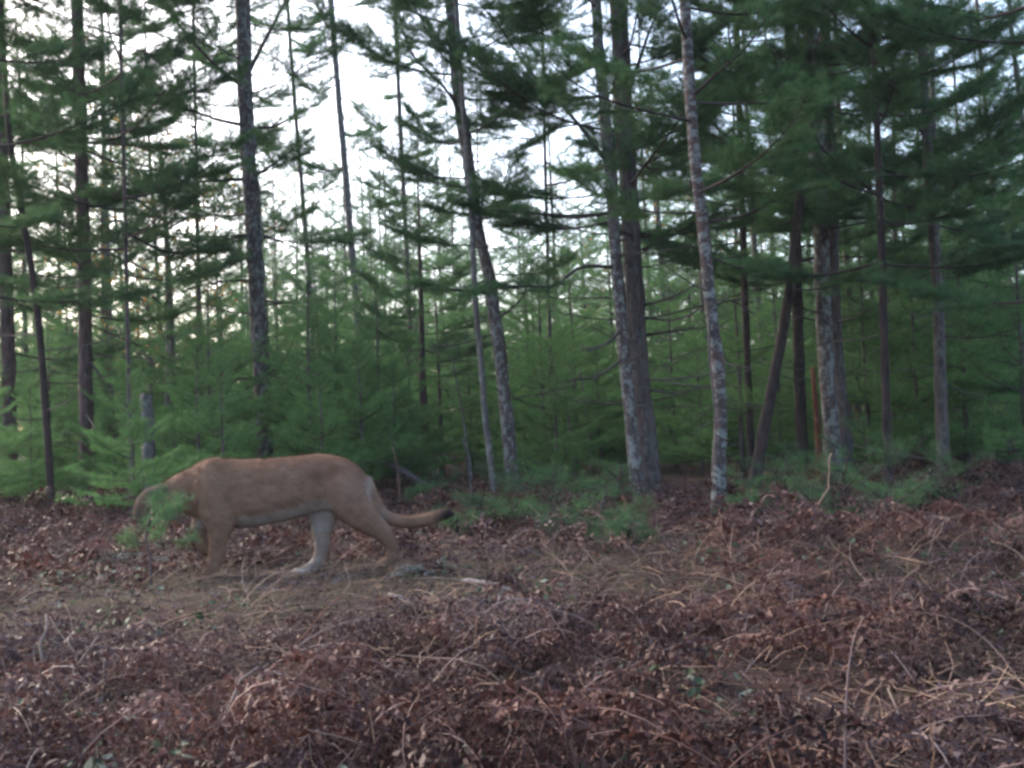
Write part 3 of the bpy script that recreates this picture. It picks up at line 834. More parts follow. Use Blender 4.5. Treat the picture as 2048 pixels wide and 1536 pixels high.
# the sapling in front of the cougar's face
def face_sapling():
    rg = np.random.default_rng(77)
    D = 5.95
    base = at(303, 1172, D); base[2] = float(gz(base[0], base[1])) - .02
    t = empty('pine_sapling', base); tag(t, 'little pine sapling with tufts of needles standing in front of the cougar face', 'sapling')
    stem_px = [(303, 1172), (300, 1120), (292, 1075), (302, 1030), (308, 1000), (312, 975)]
    S = np.array([at(x, y, D) for x, y in stem_px]) - base
    S[0] = 0
    V, F = tube_arrays(resample(S, .04), np.linspace(.009, .004, len(resample(S, .04))), 7)
    obj('stem', make_mesh('stem', V, F, M['bark_red'], smooth=True), t)
    for k, (px, py, sx, sy, hx) in enumerate(((262, 1075, 293, 1080, .02), (312, 1066, 293, 1080, -.06), (376, 1078, 293, 1080, .05), (318, 1008, 302, 1025, -.03), (292, 1040, 298, 1045, .06),
                                 (362, 1002, 305, 1010, .03), (316, 985, 309, 992, 0), (330, 1030, 300, 1035, -.1), (345, 1014, 304, 1018, -.06))):
        a = at(sx, sy, D) - base; b = at(px, py, D + hx * 2) - base
        Sg = a + (b - a) * np.linspace(0, 1, 5)[:, None]
        Sg[:, 2] -= np.sin(np.linspace(0, np.pi, 5)) * .02
        V, F = tube_arrays(Sg, np.linspace(.004, .002, 5), 4)
        br = obj('branch', make_mesh('branch', V, F, M['twig'], np.full(len(V), .5)), t)
        n_t = 7
        tp = b + rg.normal(size=(n_t, 3)) * np.array([.030, .035, .018]); tp = np.concatenate([tp, Sg[3:4]])
        td = norm(np.repeat((b - a)[None], len(tp), 0) * 3 + rg.normal(size=(len(tp), 3)) * .35 + np.array([0, 0, .15]))
        nv, nf, tt = needle_tufts(tp, td, rg, 18, .075, .0034, 1.15)
        obj('needles', make_mesh('needles', nv, nf, M['needle'], tt), br)
face_sapling()

# ---------------------------------------------------------------- the cougar
CD = 6.6                         # depth of its midline
def build_cougar():
    px_m = CD / FPX
    o3 = at(560, 1030, CD)
    def P(x, y, lat=0.0):
        """pixel of the side view + lateral offset (metres, + is away from the camera)"""
        p = at(x, y, CD).copy()
        p[1] += lat
        return p
    G = Geo()
    def loft(secs, k=20, power=2.2):
        """secs: (centre, up-axis half vector, lateral half width)"""
        rings = []
        th = np.linspace(0, 2 * np.pi, k, endpoint=False)
        c_, s_ = np.cos(th), np.sin(th)
        e = 2 / power
        cc = np.sign(c_) * np.abs(c_) ** e; ss = np.sign(s_) * np.abs(s_) ** e
        for c, upv, w in secs:
            rings.append(np.asarray(c) + cc[:, None] * np.asarray(upv) + ss[:, None] * np.array([0, w, 0]))
        n = len(rings); V = np.concatenate(rings + [np.asarray(secs[0][0])[None], np.asarray(secs[-1][0])[None]])
        i = np.arange(n - 1)[:, None] * k; j = np.arange(k)[None]; j2 = (j + 1) % k
        F = np.stack([i + j, i + j2, i + k + j2, i + k + j], -1).reshape(-1, 4)
        F = np.concatenate([F[:, [0, 1, 2]], F[:, [0, 2, 3]]])
        a = np.arange(k); b = (a + 1) % k
        F = np.concatenate([F, np.stack([np.full(k, n * k), b, a], -1), np.stack([np.full(k, n * k + 1), (n - 1) * k + a, (n - 1) * k + b], -1)])
        G.add(V, F)
    def smooth_secs(rows, m=5):
        rows = np.array(rows, float); n = len(rows)
        u = np.linspace(0, n - 1, (n - 1) * m + 1)
        out = np.stack([np.interp(u, np.arange(n), rows[:, c]) for c in range(rows.shape[1])], -1)
        for _ in range(3):
            out[1:-1] = (out[:-2] + 2 * out[1:-1] + out[2:]) / 4
        return out
    # torso: x, top, bottom, half width
    tor = smooth_secs([(372, 944, 1012, .075), (388, 931, 1026, .095), (405, 920, 1042, .118), (425, 914, 1054, .138), (456, 918, 1057, .148), (515, 918, 1053, .155),
                       (571, 914, 1042, .150), (610, 910, 1030, .130), (640, 907, 1022, .122), (682, 913, 1020, .125), (712, 928, 1012, .112), (730, 948, 1000, .085), (741, 968, 990, .05)])
    loft([(P(x, (a + b) / 2), P(x, a) - P(x, (a + b) / 2), w) for x, a, b, w in tor], 24, 2.25)
    def limb(rows, lat, k=16, power=2.0, m=4):
        """rows: x, y, half thickness px (perpendicular to the limb in the side view), lateral radius m, lateral offset"""
        rows = smooth_secs([(*r, 0) if len(r) == 4 else r for r in rows], m)
        C = np.array([P(r[0], r[1], lat + r[4]) for r in rows])
        T = norm(np.gradient(C, axis=0))
        secs = []
        for c, t, r in zip(C, T, rows):
            upv = norm(np.cross(t, np.array([0, 1.0, 0]))) * r[2] * px_m
            secs.append((c, upv, r[3]))
        loft(secs, k, power)
    # neck and head
    limb([(412, 985, 62, .105), (392, 983, 54, .095), (365, 984, 40, .080), (340, 989, 30, .068), (322, 996, 25, .062)], 0)
    limb([(340, 986, 20, .055), (327, 992, 27, .070), (314, 1001, 32, .078), (302, 1011, 33, .077), (292, 1020, 28, .066), (284, 1029, 22, .052), (278, 1037, 18, .045), (273, 1043, 11, .032)], 0, 20, 2.2)
    limb([(303, 1034, 12, .05), (291, 1043, 11, .042), (282, 1049, 8, .032)], 0)          # lower jaw
    limb([(302, 1006, 11, .028, -.055), (294, 1015, 9, .02, -.058)], 0)                 # cheek, near
    limb([(302, 1006, 11, .028, .055), (294, 1015, 9, .02, .058)], 0)
    for sgn in (-1, 1):                                                                  # ears
        limb([(326, 990, 11, .022), (329, 982, 11, .020), (331, 975, 8, .014), (332, 971, 4, .008)], sgn * .052, 12)
    # shoulder and forelegs
    limb([(424, 922, 8, .03, .03), (428, 940, 26, .045, .015), (431, 968, 36, .058), (440, 1005, 40, .062), (448, 1040, 33, .058), (446, 1062, 22, .05), (443, 1085, 17, .042), (440, 1108, 15, .038), (437, 1124, 14, .038),
          (433, 1134, 15, .043), (426, 1141, 13, .046), (415, 1144, 9, .040)], -.098)
    limb([(424, 922, 8, .03, -.03), (428, 940, 26, .045, -.015), (424, 968, 34, .058), (416, 1005, 36, .058), (404, 1033, 26, .05), (391, 1052, 18, .042), (387, 1070, 15, .038), (392, 1088, 13, .036), (401, 1101, 14, .042), (408, 1109, 10, .038)], .085)
    # near hind leg
    limb([(674, 928, 10, .03, .035), (680, 945, 30, .055, .01), (690, 972, 43, .073), (702, 1000, 43, .075), (722, 1024, 34, .066), (748, 1047, 24, .052), (772, 1066, 18, .040), (783, 1082, 14, .034), (787, 1098, 12, .030),
          (786, 1112, 12, .032), (779, 1121, 11, .038), (766, 1125, 9, .042), (756, 1127, 6, .036)], -.08)
    # far hind leg, stepping forward under the belly
    limb([(676, 928, 10, .03, -.02), (672, 948, 30, .05), (660, 985, 42, .065), (648, 1015, 36, .060), (642, 1040, 25, .052), (641, 1065, 18, .042), (641, 1085, 15, .036), (640, 1105, 13, .033), (634, 1122, 12, .032),
          (622, 1136, 12, .036), (606, 1144, 11, .042), (588, 1148, 9, .042), (578, 1149, 6, .034)], .03)
    # tail
    limb([(728, 958, 15, .040), (738, 975, 13, .036), (747, 998, 12, .034), (757, 1018, 12, .033), (772, 1034, 12, .033), (795, 1043, 12, .033), (828, 1045, 12, .033), (856, 1038, 12, .034), (880, 1030, 11, .033), (896, 1027, 9, .028), (906, 1029, 4, .014)], 0)
    V, F, _ = G.arrays()
    base = np.array([o3[0], CD, float(gz(o3[0], CD))])
    V = V - base
    raw = bpy.data.objects.new('tmp', make_mesh('tmp', V, F)); col.objects.link(raw)
    rm = raw.modifiers.new('r', 'REMESH'); rm.mode = 'VOXEL'; rm.voxel_size = .0095
    sm = raw.modifiers.new('s', 'SMOOTH'); sm.factor = .5; sm.iterations = 12
    dg = bpy.context.evaluated_depsgraph_get()
    me = bpy.data.meshes.new_from_object(raw.evaluated_get(dg))
    bpy.data.objects.remove(raw)
    me.name = 'body'
    n = len(me.vertices)
    co = np.empty(n * 3); me.vertices.foreach_get('co', co); co = co.reshape(-1, 3)
    no = np.empty(n * 3); me.vertices.foreach_get('normal', no); no = no.reshape(-1, 3)
    # side-view pixel coordinates of every vertex (in the animal's own plane)
    wld = co + base
    flat = wld.copy(); flat[:, 1] = CD
    d = flat - CAM
    dep = d @ _F
    sx = 1024 + (d @ _R) / dep * FPX; sy = 768 - (d @ _U) / dep * FPX
    lat = co[:, 1]
    def blob(x, y, rx, ry):
        return np.exp(-((sx - x) / rx) ** 2 - ((sy - y) / ry) ** 2)[:, None]
    tawny = np.array([.250, .150, .100]); back = np.array([.20, .098, .058]); pale = np.array([.46, .41, .375]); black = np.array([.025, .018, .018])
    c = np.repeat(tawny[None], n, 0)
    mot = (vnoise(sx / 16, sy / 12, 8) * .6 + vnoise(sx / 5, sy / 4, 9) * .4)[:, None]
    c = c * (.74 + .5 * mot) * (1 + (vnoise(sx / 38, sy / 26, 12)[:, None] - .5) * np.array([.10, .16, .2]))
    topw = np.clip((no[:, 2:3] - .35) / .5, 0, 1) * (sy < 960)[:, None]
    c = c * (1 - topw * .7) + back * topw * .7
    bx = np.interp(sx, [385, 425, 456, 515, 571, 610, 640, 690], [1030, 1054, 1057, 1053, 1042, 1030, 1022, 1020])
    under = np.clip((sy - bx + 36) / 30 + (mot[:, 0] - .5) * .5, 0, 1)[:, None] ** 1.5 * np.clip((-no[:, 2:3] + .15) / .6, 0, 1) * ((sx > 480) & (sx < 668) & (sy < 1062))[:, None] * .9
    c = c * (1 - under) + pale * under
    inner = (((lat > -.03) & (sx > 595) & (sx < 668)) * np.clip((sy - 1015) / 25, 0, 1) * np.clip((.5 - no[:, 1]) / .8, 0, 1) * (.25 + .75 * np.clip((660 - sx) / 40, 0, 1)) * (.55 + .7 * mot[:, 0]))[:, None] * .9      # inner side of the far hind leg
    inner = np.clip(inner, 0, 1); c = c * (1 - inner) + pale * .8 * inner
    feet = ((sy > 1138) & (sx < 640) & (sx > 560))[:, None] * .9
    c = c * (1 - feet) + np.array([.58, .53, .50]) * feet
    k = np.clip(blob(738, 985, 6, 40) * 1.0 + blob(765, 1025, 9, 12) * .5, 0, 1) * (sx > 728)[:, None] * (np.abs(lat + .03) < .08)[:, None]
    c = c * (1 - k * .5) + pale * k * .5
    ch = np.clip(blob(400, 1046, 16, 12) * 1.2, 0, 1); c = c * (1 - ch) + pale * ch
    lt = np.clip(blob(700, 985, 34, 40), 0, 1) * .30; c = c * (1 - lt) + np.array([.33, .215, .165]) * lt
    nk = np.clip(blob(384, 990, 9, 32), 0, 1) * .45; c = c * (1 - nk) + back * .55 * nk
    head_shade = np.clip((338 - sx) / 22, 0, 1)[:, None] * .8; c = c * (1 - head_shade) + np.array([.085, .050, .042]) * head_shade  # shade over the lowered head, painted into the coat colour
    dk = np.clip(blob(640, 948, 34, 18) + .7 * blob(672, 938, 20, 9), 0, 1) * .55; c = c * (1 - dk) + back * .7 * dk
    mz = np.clip(blob(279, 1050, 9, 6), 0, 1); c = c * (1 - mz) + pale * .8 * mz
    ms = np.clip(blob(284, 1033, 5, 9) * 1.0, 0, 1); c = c * (1 - ms * .7) + black * 3 * ms * .7
    nosew = np.clip(blob(272, 1040, 5, 5) * 1.4, 0, 1); c = c * (1 - nosew) + np.array([.10, .045, .045]) * nosew
    ear = np.clip(blob(331, 977, 9, 9) * 1.3, 0, 1) * (np.abs(lat) > .03)[:, None]; c = c * (1 - ear * .85) + black * 1.5 * ear * .85
    tip = np.clip((sx - 862) / 26, 0, 1)[:, None] * (sy < 1060)[:, None]; c = c * (1 - tip) + black * tip
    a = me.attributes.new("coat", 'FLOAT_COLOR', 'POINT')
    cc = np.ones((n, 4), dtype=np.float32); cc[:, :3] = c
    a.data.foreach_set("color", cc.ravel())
    me.polygons.foreach_set("use_smooth", np.ones(len(me.polygons), dtype=bool))
    m, nt, b = new_mat('coat')
    at_ = nt.nodes.new("ShaderNodeAttribute"); at_.attribute_name = "coat"
    f = noise_tex(nt, 120, 4, .7, (.35, 1, 1))
    cl = mix(nt, .6, at_.outputs['Color'], ramp(nt, f, [(.3, (.6, .6, .6)), (.7, (1.25, 1.25, 1.25))]), 'MULTIPLY')
    nt.links.new(cl, b.inputs['Base Color'])
    b.inputs['Roughness'].default_value = .8
    b.inputs['Sheen Weight'].default_value = .08
    bp = N(nt, "ShaderNodeBump", Strength=.5, Distance=.006); nt.links.new(f, bp.inputs['Height']); nt.links.new(bp.outputs[0], b.inputs['Normal'])
    me.materials.clear(); me.materials.append(m)
    cat = obj('cougar', None, None) if False else empty('cougar', base)
    tag(cat, 'tawny cougar walking left with lowered head and dark tail tip', 'cougar')
    body = obj('body', me, cat)
    # short coat of hair
    rg = np.random.default_rng(9)
    tri = []
    me.calc_loop_triangles()
    tv = np.empty(len(me.loop_triangles) * 3, dtype=np.int32); me.loop_triangles.foreach_get('vertices', tv); tv = tv.reshape(-1, 3)
    ar = np.linalg.norm(np.cross(co[tv[:, 1]] - co[tv[:, 0]], co[tv[:, 2]] - co[tv[:, 0]]), axis=1)
    K = 95000
    pick = rg.choice(len(tv), K, p=ar / ar.sum())
    w = rg.dirichlet((1, 1, 1), K)[:, :, None]
    pos = (co[tv[pick]] * w).sum(1); nor = norm((no[tv[pick]] * w).sum(1)); colr = (c[tv[pick]] * w).sum(1)
    flow = np.array([.9, 0, -.35]); fl = flow - nor * (nor @ flow)[:, None]
    clump = np.stack([vnoise(pos[:, 0] * 40, pos[:, 2] * 40, q) for q in (3, 4, 5)], -1) - .5
    dr = norm(clump * .45 + nor * .34 + norm(fl) * .9 + rg.normal(size=(K, 3)) * .16)
    L = rg.uniform(.010, .027, K)[:, None]
    psx = sx[tv[pick[:]][:, 0]]
    L = L * np.where((psx < 320), .55, 1)[:, None] * np.where(psx > 745, 1.15, 1)[:, None]
    sd = norm(np.cross(dr, nor)) * .0014
    HV = np.stack([pos - sd, pos + sd, pos + dr * L], 1).reshape(-1, 3)
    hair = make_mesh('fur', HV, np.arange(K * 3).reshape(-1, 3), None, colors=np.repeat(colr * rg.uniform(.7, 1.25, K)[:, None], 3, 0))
    hm, hn, hb = new_mat('fur'); ha = hn.nodes.new("ShaderNodeAttribute"); ha.attribute_name = "coat"
    hn.links.new(ha.outputs['Color'], hb.inputs['Base Color'])
    hair.materials.append(hm)
    tag(obj('fur', hair, body), kind='stuff')
    # eyes and nose
    def ball(name, c3, r, colr, rough=.2):
        V, F = [], []
        k, m_ = 10, 7
        for i in range(m_):
            a_ = math.pi * i / (m_ - 1)
            for j in range(k):
                V.append((c3[0] + r * math.sin(a_) * math.cos(6.2832 * j / k), c3[1] + r * math.sin(a_) * math.sin(6.2832 * j / k), c3[2] + r * math.cos(a_)))
        F = [(i * k + j, i * k + (j + 1) % k, (i + 1) * k + (j + 1) % k, (i + 1) * k + j) for i in range(m_ - 1) for j in range(k)]
        mm, mt, mb = new_mat(name); mb.inputs['Base Color'].default_value = (*colr, 1); mb.inputs['Roughness'].default_value = rough
        obj(name, make_mesh(name, V, F, mm, smooth=True), cat)
    ball('eye', P(291, 1008, -.062) - base, .011, (.10, .06, .02))
    ball('eye', P(291, 1008, .062) - base, .011, (.10, .06, .02))
    ball('nose', P(271, 1040, 0) - base, .014, (.06, .03, .03), .4)
build_cougar()

# ---------------------------------------------------------------- logs, sticks and stalks
def log_from_px(name, label, cat, pts, D0, D1, w, mat, seed, on_ground=True, sides=10, taper=(.6, 1, .8, .35), lift=.0, flat=1.0, root=False):
    rg = np.random.default_rng(seed)
    u = np.linspace(0, 1, len(pts))
    W = np.array([at(x, y, D0 + (D1 - D0) * k) for (x, y), k in zip(pts, u)])
    if root:
        g0 = W[0] + (W[0] - W[1]) * .15; g0[2] = float(gz(g0[0], g0[1])) - .02
        W = np.concatenate([g0[None], W])
    base = W[0].copy()
    A = resample(W, .05 if len(pts) < 8 else .03) - base
    A += rg.normal(size=A.shape) * .004
    f = np.linspace(0, 1, len(A))
    r = np.interp(f, np.linspace(0, 1, len(taper)), taper) * w * (D0 + D1) / 2 / FPX / 2
    V, F = tube_arrays(A, r, sides, True, .5 if sides > 6 else .15, seed, flat)
    o = obj(name, make_mesh(name, V, F, M[mat], np.full(len(V), rg.uniform(.4, .8)), smooth=sides < 8))
    o.location = base
    tag(o, label, cat)
    return o
def D_of(x, y):
    return float(hit(x, y)[1])
log_from_px('fallen_log', 'dark fallen log lying on the slope behind the cougar tail', 'log', [(762, 920), (800, 940), (840, 962), (890, 992)], 14.8, 14.0, 13, 'dark_log', 1)
log_from_px('weathered_branch', 'pale weathered branch piece lying on the path right of the cougar', 'branch', [(922, 1160), (955, 1165), (985, 1168), (1015, 1178), (1052, 1192)], 5.40, 5.26, 19, 'driftwood', 2, taper=(.15, .7, .75, 1, .8, .9, .5, .12), flat=.55)
log_from_px('weathered_branch', 'small pale wood chip right of the long weathered branch', 'branch', [(1112, 1166), (1132, 1169), (1155, 1174)], 5.38, 5.34, 11, 'driftwood', 3, taper=(.7, 1, .5), flat=.6)
log_from_px('weathered_branch', 'little bleached stick left of the long weathered branch near the stalks', 'branch', [(778, 1192), (800, 1195), (822, 1202)], 5.0, 4.95, 10, 'driftwood', 4, taper=(.8, 1, .4))
log_from_px('dead_branch', 'thin pale dead branch lying over the low seedlings in the middle', 'branch', [(1070, 1035), (1105, 1030), (1140, 1032), (1190, 1042)], 8.4, 8.2, 4, 'straw', 5, sides=6)
log_from_px('dead_branch', 'long grey fallen branch at the right edge of the dark wood', 'branch', [(1700, 890), (1780, 905), (1860, 920), (1960, 938)], 15, 14, 5, 'driftwood', 6, sides=6)
STALKS = [
 ('tall tan stalk leaning over the seedlings right of the banded trunk', [(1590, 1092), (1620, 1035), (1655, 970), (1662, 905)], 'straw', 7, 6.6),
 ('pale split stake standing upright at the lower left', [(84, 1302), (88, 1270), (94, 1230)], 'cut_stick', 11, 4.3),
 ('pale cut stick leaning right at the lower left', [(148, 1340), (172, 1305), (200, 1271)], 'cut_stick', 10, 4.0),
 ('short upright stick right of the leaning cut stick', [(204, 1352), (208, 1325), (212, 1298)], 'cut_stick', 6, 4.0),
 ('thin stalk slanting between the two pale stakes at lower left', [(150, 1310), (125, 1270), (100, 1235)], 'straw', 6, 4.1),
 ('small brown stick above the pale stakes at lower left', [(140, 1245), (135, 1225), (130, 1205)], 'straw', 5, 4.6),
 ('pale arching stick at the bottom left of centre', [(448, 1450), (460, 1395), (480, 1365), (515, 1335)], 'cut_stick', 9, 3.2),
 ('reddish stem slanting up right below the cougar far hind paw', [(580, 1300), (610, 1270), (640, 1235), (690, 1185)], 'russet_stem', 4, 4.6),
 ('straight reddish stem above the seedling patch left of the twin trunks base', [(1265, 1095), (1258, 1050), (1246, 990)], 'russet_stem', 5, 7.6),
 ('forked tan stalk in front of the long weathered branch', [(1000, 1262), (975, 1225), (965, 1200), (978, 1175)], 'straw', 5, 4.7),
 ('tan stalk bending left beside the forked stalk', [(940, 1240), (945, 1215), (962, 1200)], 'straw', 5, 4.7),
 ('pale bent stalk below the little bleached stick', [(845, 1280), (838, 1240), (825, 1208), (802, 1196)], 'straw', 5, 4.5),
 ('tan stalk pointing up right in the bracken at right of centre', [(1145, 1150), (1165, 1120), (1175, 1112)], 'straw', 5, 5.6),
 ('long stalk slanting down right at right of centre', [(1390, 1180), (1425, 1195), (1465, 1218)], 'straw', 5, 5.0),
 ('pale stick poking up at the bottom right', [(1800, 1450), (1792, 1410), (1778, 1378)], 'cut_stick', 9, 3.3),
 ('thin arching stem at the bottom right of centre', [(1740, 1465), (1700, 1405), (1650, 1385)], 'straw', 5, 3.3),
 ('brown broad stalk standing in the dark bracken at the right', [(1857, 1300), (1850, 1240), (1842, 1190)], 'straw', 9, 4.3),
 ('curved stem at the right edge', [(2060, 1150), (2030, 1100), (1980, 1082)], 'straw', 6, 5.2),
 ('long thin twig lying across the bottom centre', [(975, 1308), (1050, 1345), (1130, 1395)], 'dead_twig', 5, 3.7),
]
for i, (lb, pts, mt, w, D) in enumerate(STALKS):
    D *= .84 if D < 6 else 1
    log_from_px('dry_stalk', lb, 'stalk', pts, D, D + .05, w * .72, mt, 20 + i, sides=6, taper=(1, .9, .5), root='arching' not in lb and 'lying' not in lb)

# ---------------------------------------------------------------- dead bracken, litter, lichen and small leaves
def frond(seed, pinnae=9, leaflets=11, Ls=.55, big=1.0):
    rg = np.random.default_rng(seed)
    G = Geo()
    m = 9 if leaflets > 6 else 5
    u = np.linspace(0, 1, m)
    st = np.stack([Ls * u * .85, rg.normal() * .06 * np.sin(u * 3), .19 * np.sin(u * 2.5) * rg.uniform(.4, 1.0) + .02], -1)
    G.add(*tube_arrays(st, np.linspace(.0035, .0012, m), 3, cap=False), t=rg.uniform(.7, 1))
    T = norm(np.gradient(st, axis=0))
    for q in range(pinnae):
        for sgn in (-1, 1):
            f = .25 + .72 * (q + rg.uniform(-.2, .2)) / pinnae
            p0 = np.array([np.interp(f, u, st[:, c]) for c in range(3)])
            d0 = T[min(m - 1, int(f * m))]
            sd = norm(np.cross(np.array([0, 0, 1.0]), d0)) * sgn
            l = Ls * .38 * (1.15 - f) * rg.uniform(.6, 1.1) + .02
            d = norm(sd + d0 * .45 + np.array([0, 0, rg.uniform(-.7, .15)]))
            k = 5
            uu = np.linspace(0, 1, k)[:, None]
            curl = norm(rg.normal(size=3) + np.array([0, 0, -.8]))
            S = p0 + d * l * uu + curl * l * .35 * uu ** 2
            if leaflets > 6: G.add(*tube_arrays(S[::2], np.linspace(.0014, .0006, 3), 3, cap=False), t=rg.uniform(.5, .9))
            n = leaflets * 2
            v = np.repeat(np.linspace(.12, 1, leaflets), 2)
            pp = np.stack([np.interp(v, uu[:, 0], S[:, c]) for c in range(3)], -1)
            al = norm(S[-1] - S[0])
            ss = norm(np.cross(al, norm(rg.normal(size=3) * .5 + np.array([0, 0, 1])))) * np.where(np.arange(n) % 2, 1, -1)[:, None]
            dd = norm(ss + al * .3 + rg.normal(size=(n, 3)) * .45)
            ln = big * (.023 * (1.15 - v) + .005)[:, None] * rg.uniform(.6, 1.1, (n, 1))
            wd = norm(np.cross(dd, rg.normal(size=(n, 3)))) * ln * .30
            tip = pp + dd * ln + rg.normal(size=(n, 3)) * .006 + np.array([0, 0, -.005])
            mid = pp + dd * ln * .55
            V = np.stack([pp, mid + wd, tip, mid - wd + rg.normal(size=(n, 3)) * .003], 1).reshape(-1, 3)
            ix = np.arange(n)[:, None] * 4
            F = np.concatenate([ix + np.array([[0, 1, 2]]), ix + np.array([[0, 2, 3]])])
            G.add(V, F, np.repeat(np.clip(rg.normal(size=n) * .14 + .42, 0, 1), 4))
    return G.arrays()

def rot_xyz(n, rg, tilt):
    a = rg.uniform(0, 2 * np.pi, n); b = rg.normal(size=n) * tilt; c = rg.normal(size=n) * tilt * 1.3
    ca, sa, cb, sb, cc, sc = np.cos(a), np.sin(a), np.cos(b), np.sin(b), np.cos(c), np.sin(c)
    Z = np.zeros((n, 3, 3)); Y = np.zeros((n, 3, 3)); X = np.zeros((n, 3, 3))
    Z[:, 0, 0] = ca; Z[:, 0, 1] = -sa; Z[:, 1, 0] = sa; Z[:, 1, 1] = ca; Z[:, 2, 2] = 1
    Y[:, 0, 0] = cb; Y[:, 0, 2] = sb; Y[:, 2, 0] = -sb; Y[:, 2, 2] = cb; Y[:, 1, 1] = 1
    X[:, 1, 1] = cc; X[:, 1, 2] = -sc; X[:, 2, 1] = sc; X[:, 2, 2] = cc; X[:, 0, 0] = 1
    return Z @ Y @ X

def on_path(x, y):
    """1 on the trodden mossy strip where the cougar walks"""
    c = 6.0 + .08 * x
    w = np.exp(-(np.abs(y - c) / 1.02) ** 6)
    return w * (1 / (1 + np.exp((x - 1.1) * 3))) * (1 / (1 + np.exp(-(x + 2.3) * 4))) * (.72 + .5 * vnoise(x * 2.3, y * 2.3, 91)).clip(0, 1)

def scatter(name, label, protos, n, y0, y1, rg, mat, smin, smax, tilt, sink=0.0, keep=None, wide=.56, power=1.0, tshift=.12, size=None):
    y = y0 + (y1 - y0) * rg.uniform(0, 1, n) ** power
    x = rg.uniform(-1, 1, n) * (wide * y + .4)
    if keep is not None:
        k = rg.uniform(0, 1, n) < keep(x, y); x, y = x[k], y[k]
    n = len(x)
    z = gz(x, y) - sink * rg.uniform(0, 1, n)
    Rm = rot_xyz(n, rg, tilt); s = rg.uniform(smin, smax, n)
    if size is not None: s = s * size(x, y)
    which = rg.integers(0, len(protos), n)
    Vs, Fs, Ts, off = [], [], [], 0
    patch = (vnoise(x * 1.1, y * 1.1, 21) - .5) * .42 + (vnoise(x * 3.1, y * 3.1, 22) - .5) * .3 + rg.normal(size=n) * tshift
    for i, (pv, pf, pt) in enumerate(protos):
        idx = np.where(which == i)[0]
        if not len(idx): continue
        V = np.einsum('nij,vj->nvi', Rm[idx], pv) * s[idx][:, None, None] + np.stack([x, y, z], -1)[idx][:, None]
        F = pf[None] + (np.arange(len(idx)) * len(pv))[:, None, None] + off
        T = pt[None] + patch[idx][:, None]
        Vs.append(V.reshape(-1, 3)); Fs.append(F.reshape(-1, 3)); Ts.append(T.reshape(-1)); off += V.shape[0] * V.shape[1]
    o = obj(name, make_mesh(name, np.concatenate(Vs), np.concatenate(Fs), mat, np.clip(np.concatenate(Ts), 0, 1)))
    tag(o, label, name.replace('_', ' '), kind='stuff')
    return o

rg = np.random.default_rng(2024)
fine = [frond(700 + i, 8, 9, rnd.uniform(.45, .65)) for i in range(8)]
coarse = [frond(720 + i, 5, 4, rnd.uniform(.5, .7), 1.9) for i in range(5)]
under_cat = lambda x, y: ((x > -2.15) & (x < -.5) & (y > 5.75) & (y < 6.85)).astype(float) + ((x > -.5) & (x < .3) & (y > 4.35) & (y < 5.75)).astype(float) * .93
dens = lambda x, y: np.clip(1 - .84 * on_path(x, y), 0, 1) * (1 - under_cat(x, y)) * np.clip(-.05 + 1.9 * vnoise(x * 1.0, y * 1.0, 33), .3, 1)
near_path = lambda x, y: 1 - .55 * np.exp(-(np.maximum(0, 4.9 - y) / .7) ** 2) * (1 / (1 + np.exp((x - 1.1) * 3))) * (y < 8) - .28 * on_path(x, y)
scatter('dead_bracken', 'curled brown dead bracken covering the foreground', fine, 1600, 1.9, 6.2, rg, M['bracken'], .4, 1.1, .24, .04, dens, size=near_path)
scatter('far_dead_bracken', 'brown dead bracken covering the ground beneath the trees', coarse, 3600, 6.0, 15.5, rg, M['bracken'], .6, 1.1, .25, .08, dens, power=1.15)

def leaf_proto(seed, L, w, curl):
    rg2 = np.random.default_rng(seed)
    u = np.linspace(-1, 1, 4)
    V, F = [], []
    for i, a in enumerate(u):
        ww = w * (1 - a * a * .85)
        V += [(a * L, -ww, curl * (a * a) + rg2.normal() * .003 + curl * .5), (a * L, 0, rg2.normal() * .002), (a * L, ww, curl * a * a + rg2.normal() * .003 + curl * .5)]
    for i in range(3):
        for j in range(2):
            p = i * 3 + j
            F += [(p, p + 1, p + 4), (p, p + 4, p + 3)]
    return np.array(V), np.array(F), np.full(len(V), .45)
leaves = [leaf_proto(i, .028 + .006 * (i % 3), .013 + .003 * (i % 2), .010 + .004 * (i % 3)) for i in range(6)]
scatter('leaf_litter', 'curled brown leaves and litter strewn over the ground', leaves, 15000, 1.9, 9.5, rg, M['litter'], .25, .65, .45, .0, lambda x, y: 1 - .15 * on_path(x, y), tshift=.25)
twigp = []
for i in range(5):
    r2 = np.random.default_rng(760 + i); u = np.linspace(0, 1, 5)
    S = np.stack([u * .24, .03 * np.sin(u * 4 + i) * r2.normal(), .02 * np.sin(u * 3)], -1)
    g = Geo(); g.add(*tube_arrays(S, np.linspace(.0022, .0010, 5), 3, cap=False), t=.5)
    if i % 2: g.add(*tube_arrays(S[2] + np.array([[0, 0, 0], [.05, .04, .02], [.09, .05, .05]]), .0012, 3, cap=False), t=.5)
    twigp.append(g.arrays())
scatter('fallen_twigs', 'thin straw coloured twigs and stalks tangled in the bracken', twigp, 4000, 1.9, 8.5, rg, M['straw'], .4, 1.4, .3, -.08, lambda x, y: np.clip(1 - .6 * on_path(x, y), 0, 1), tshift=.3)
upt = []
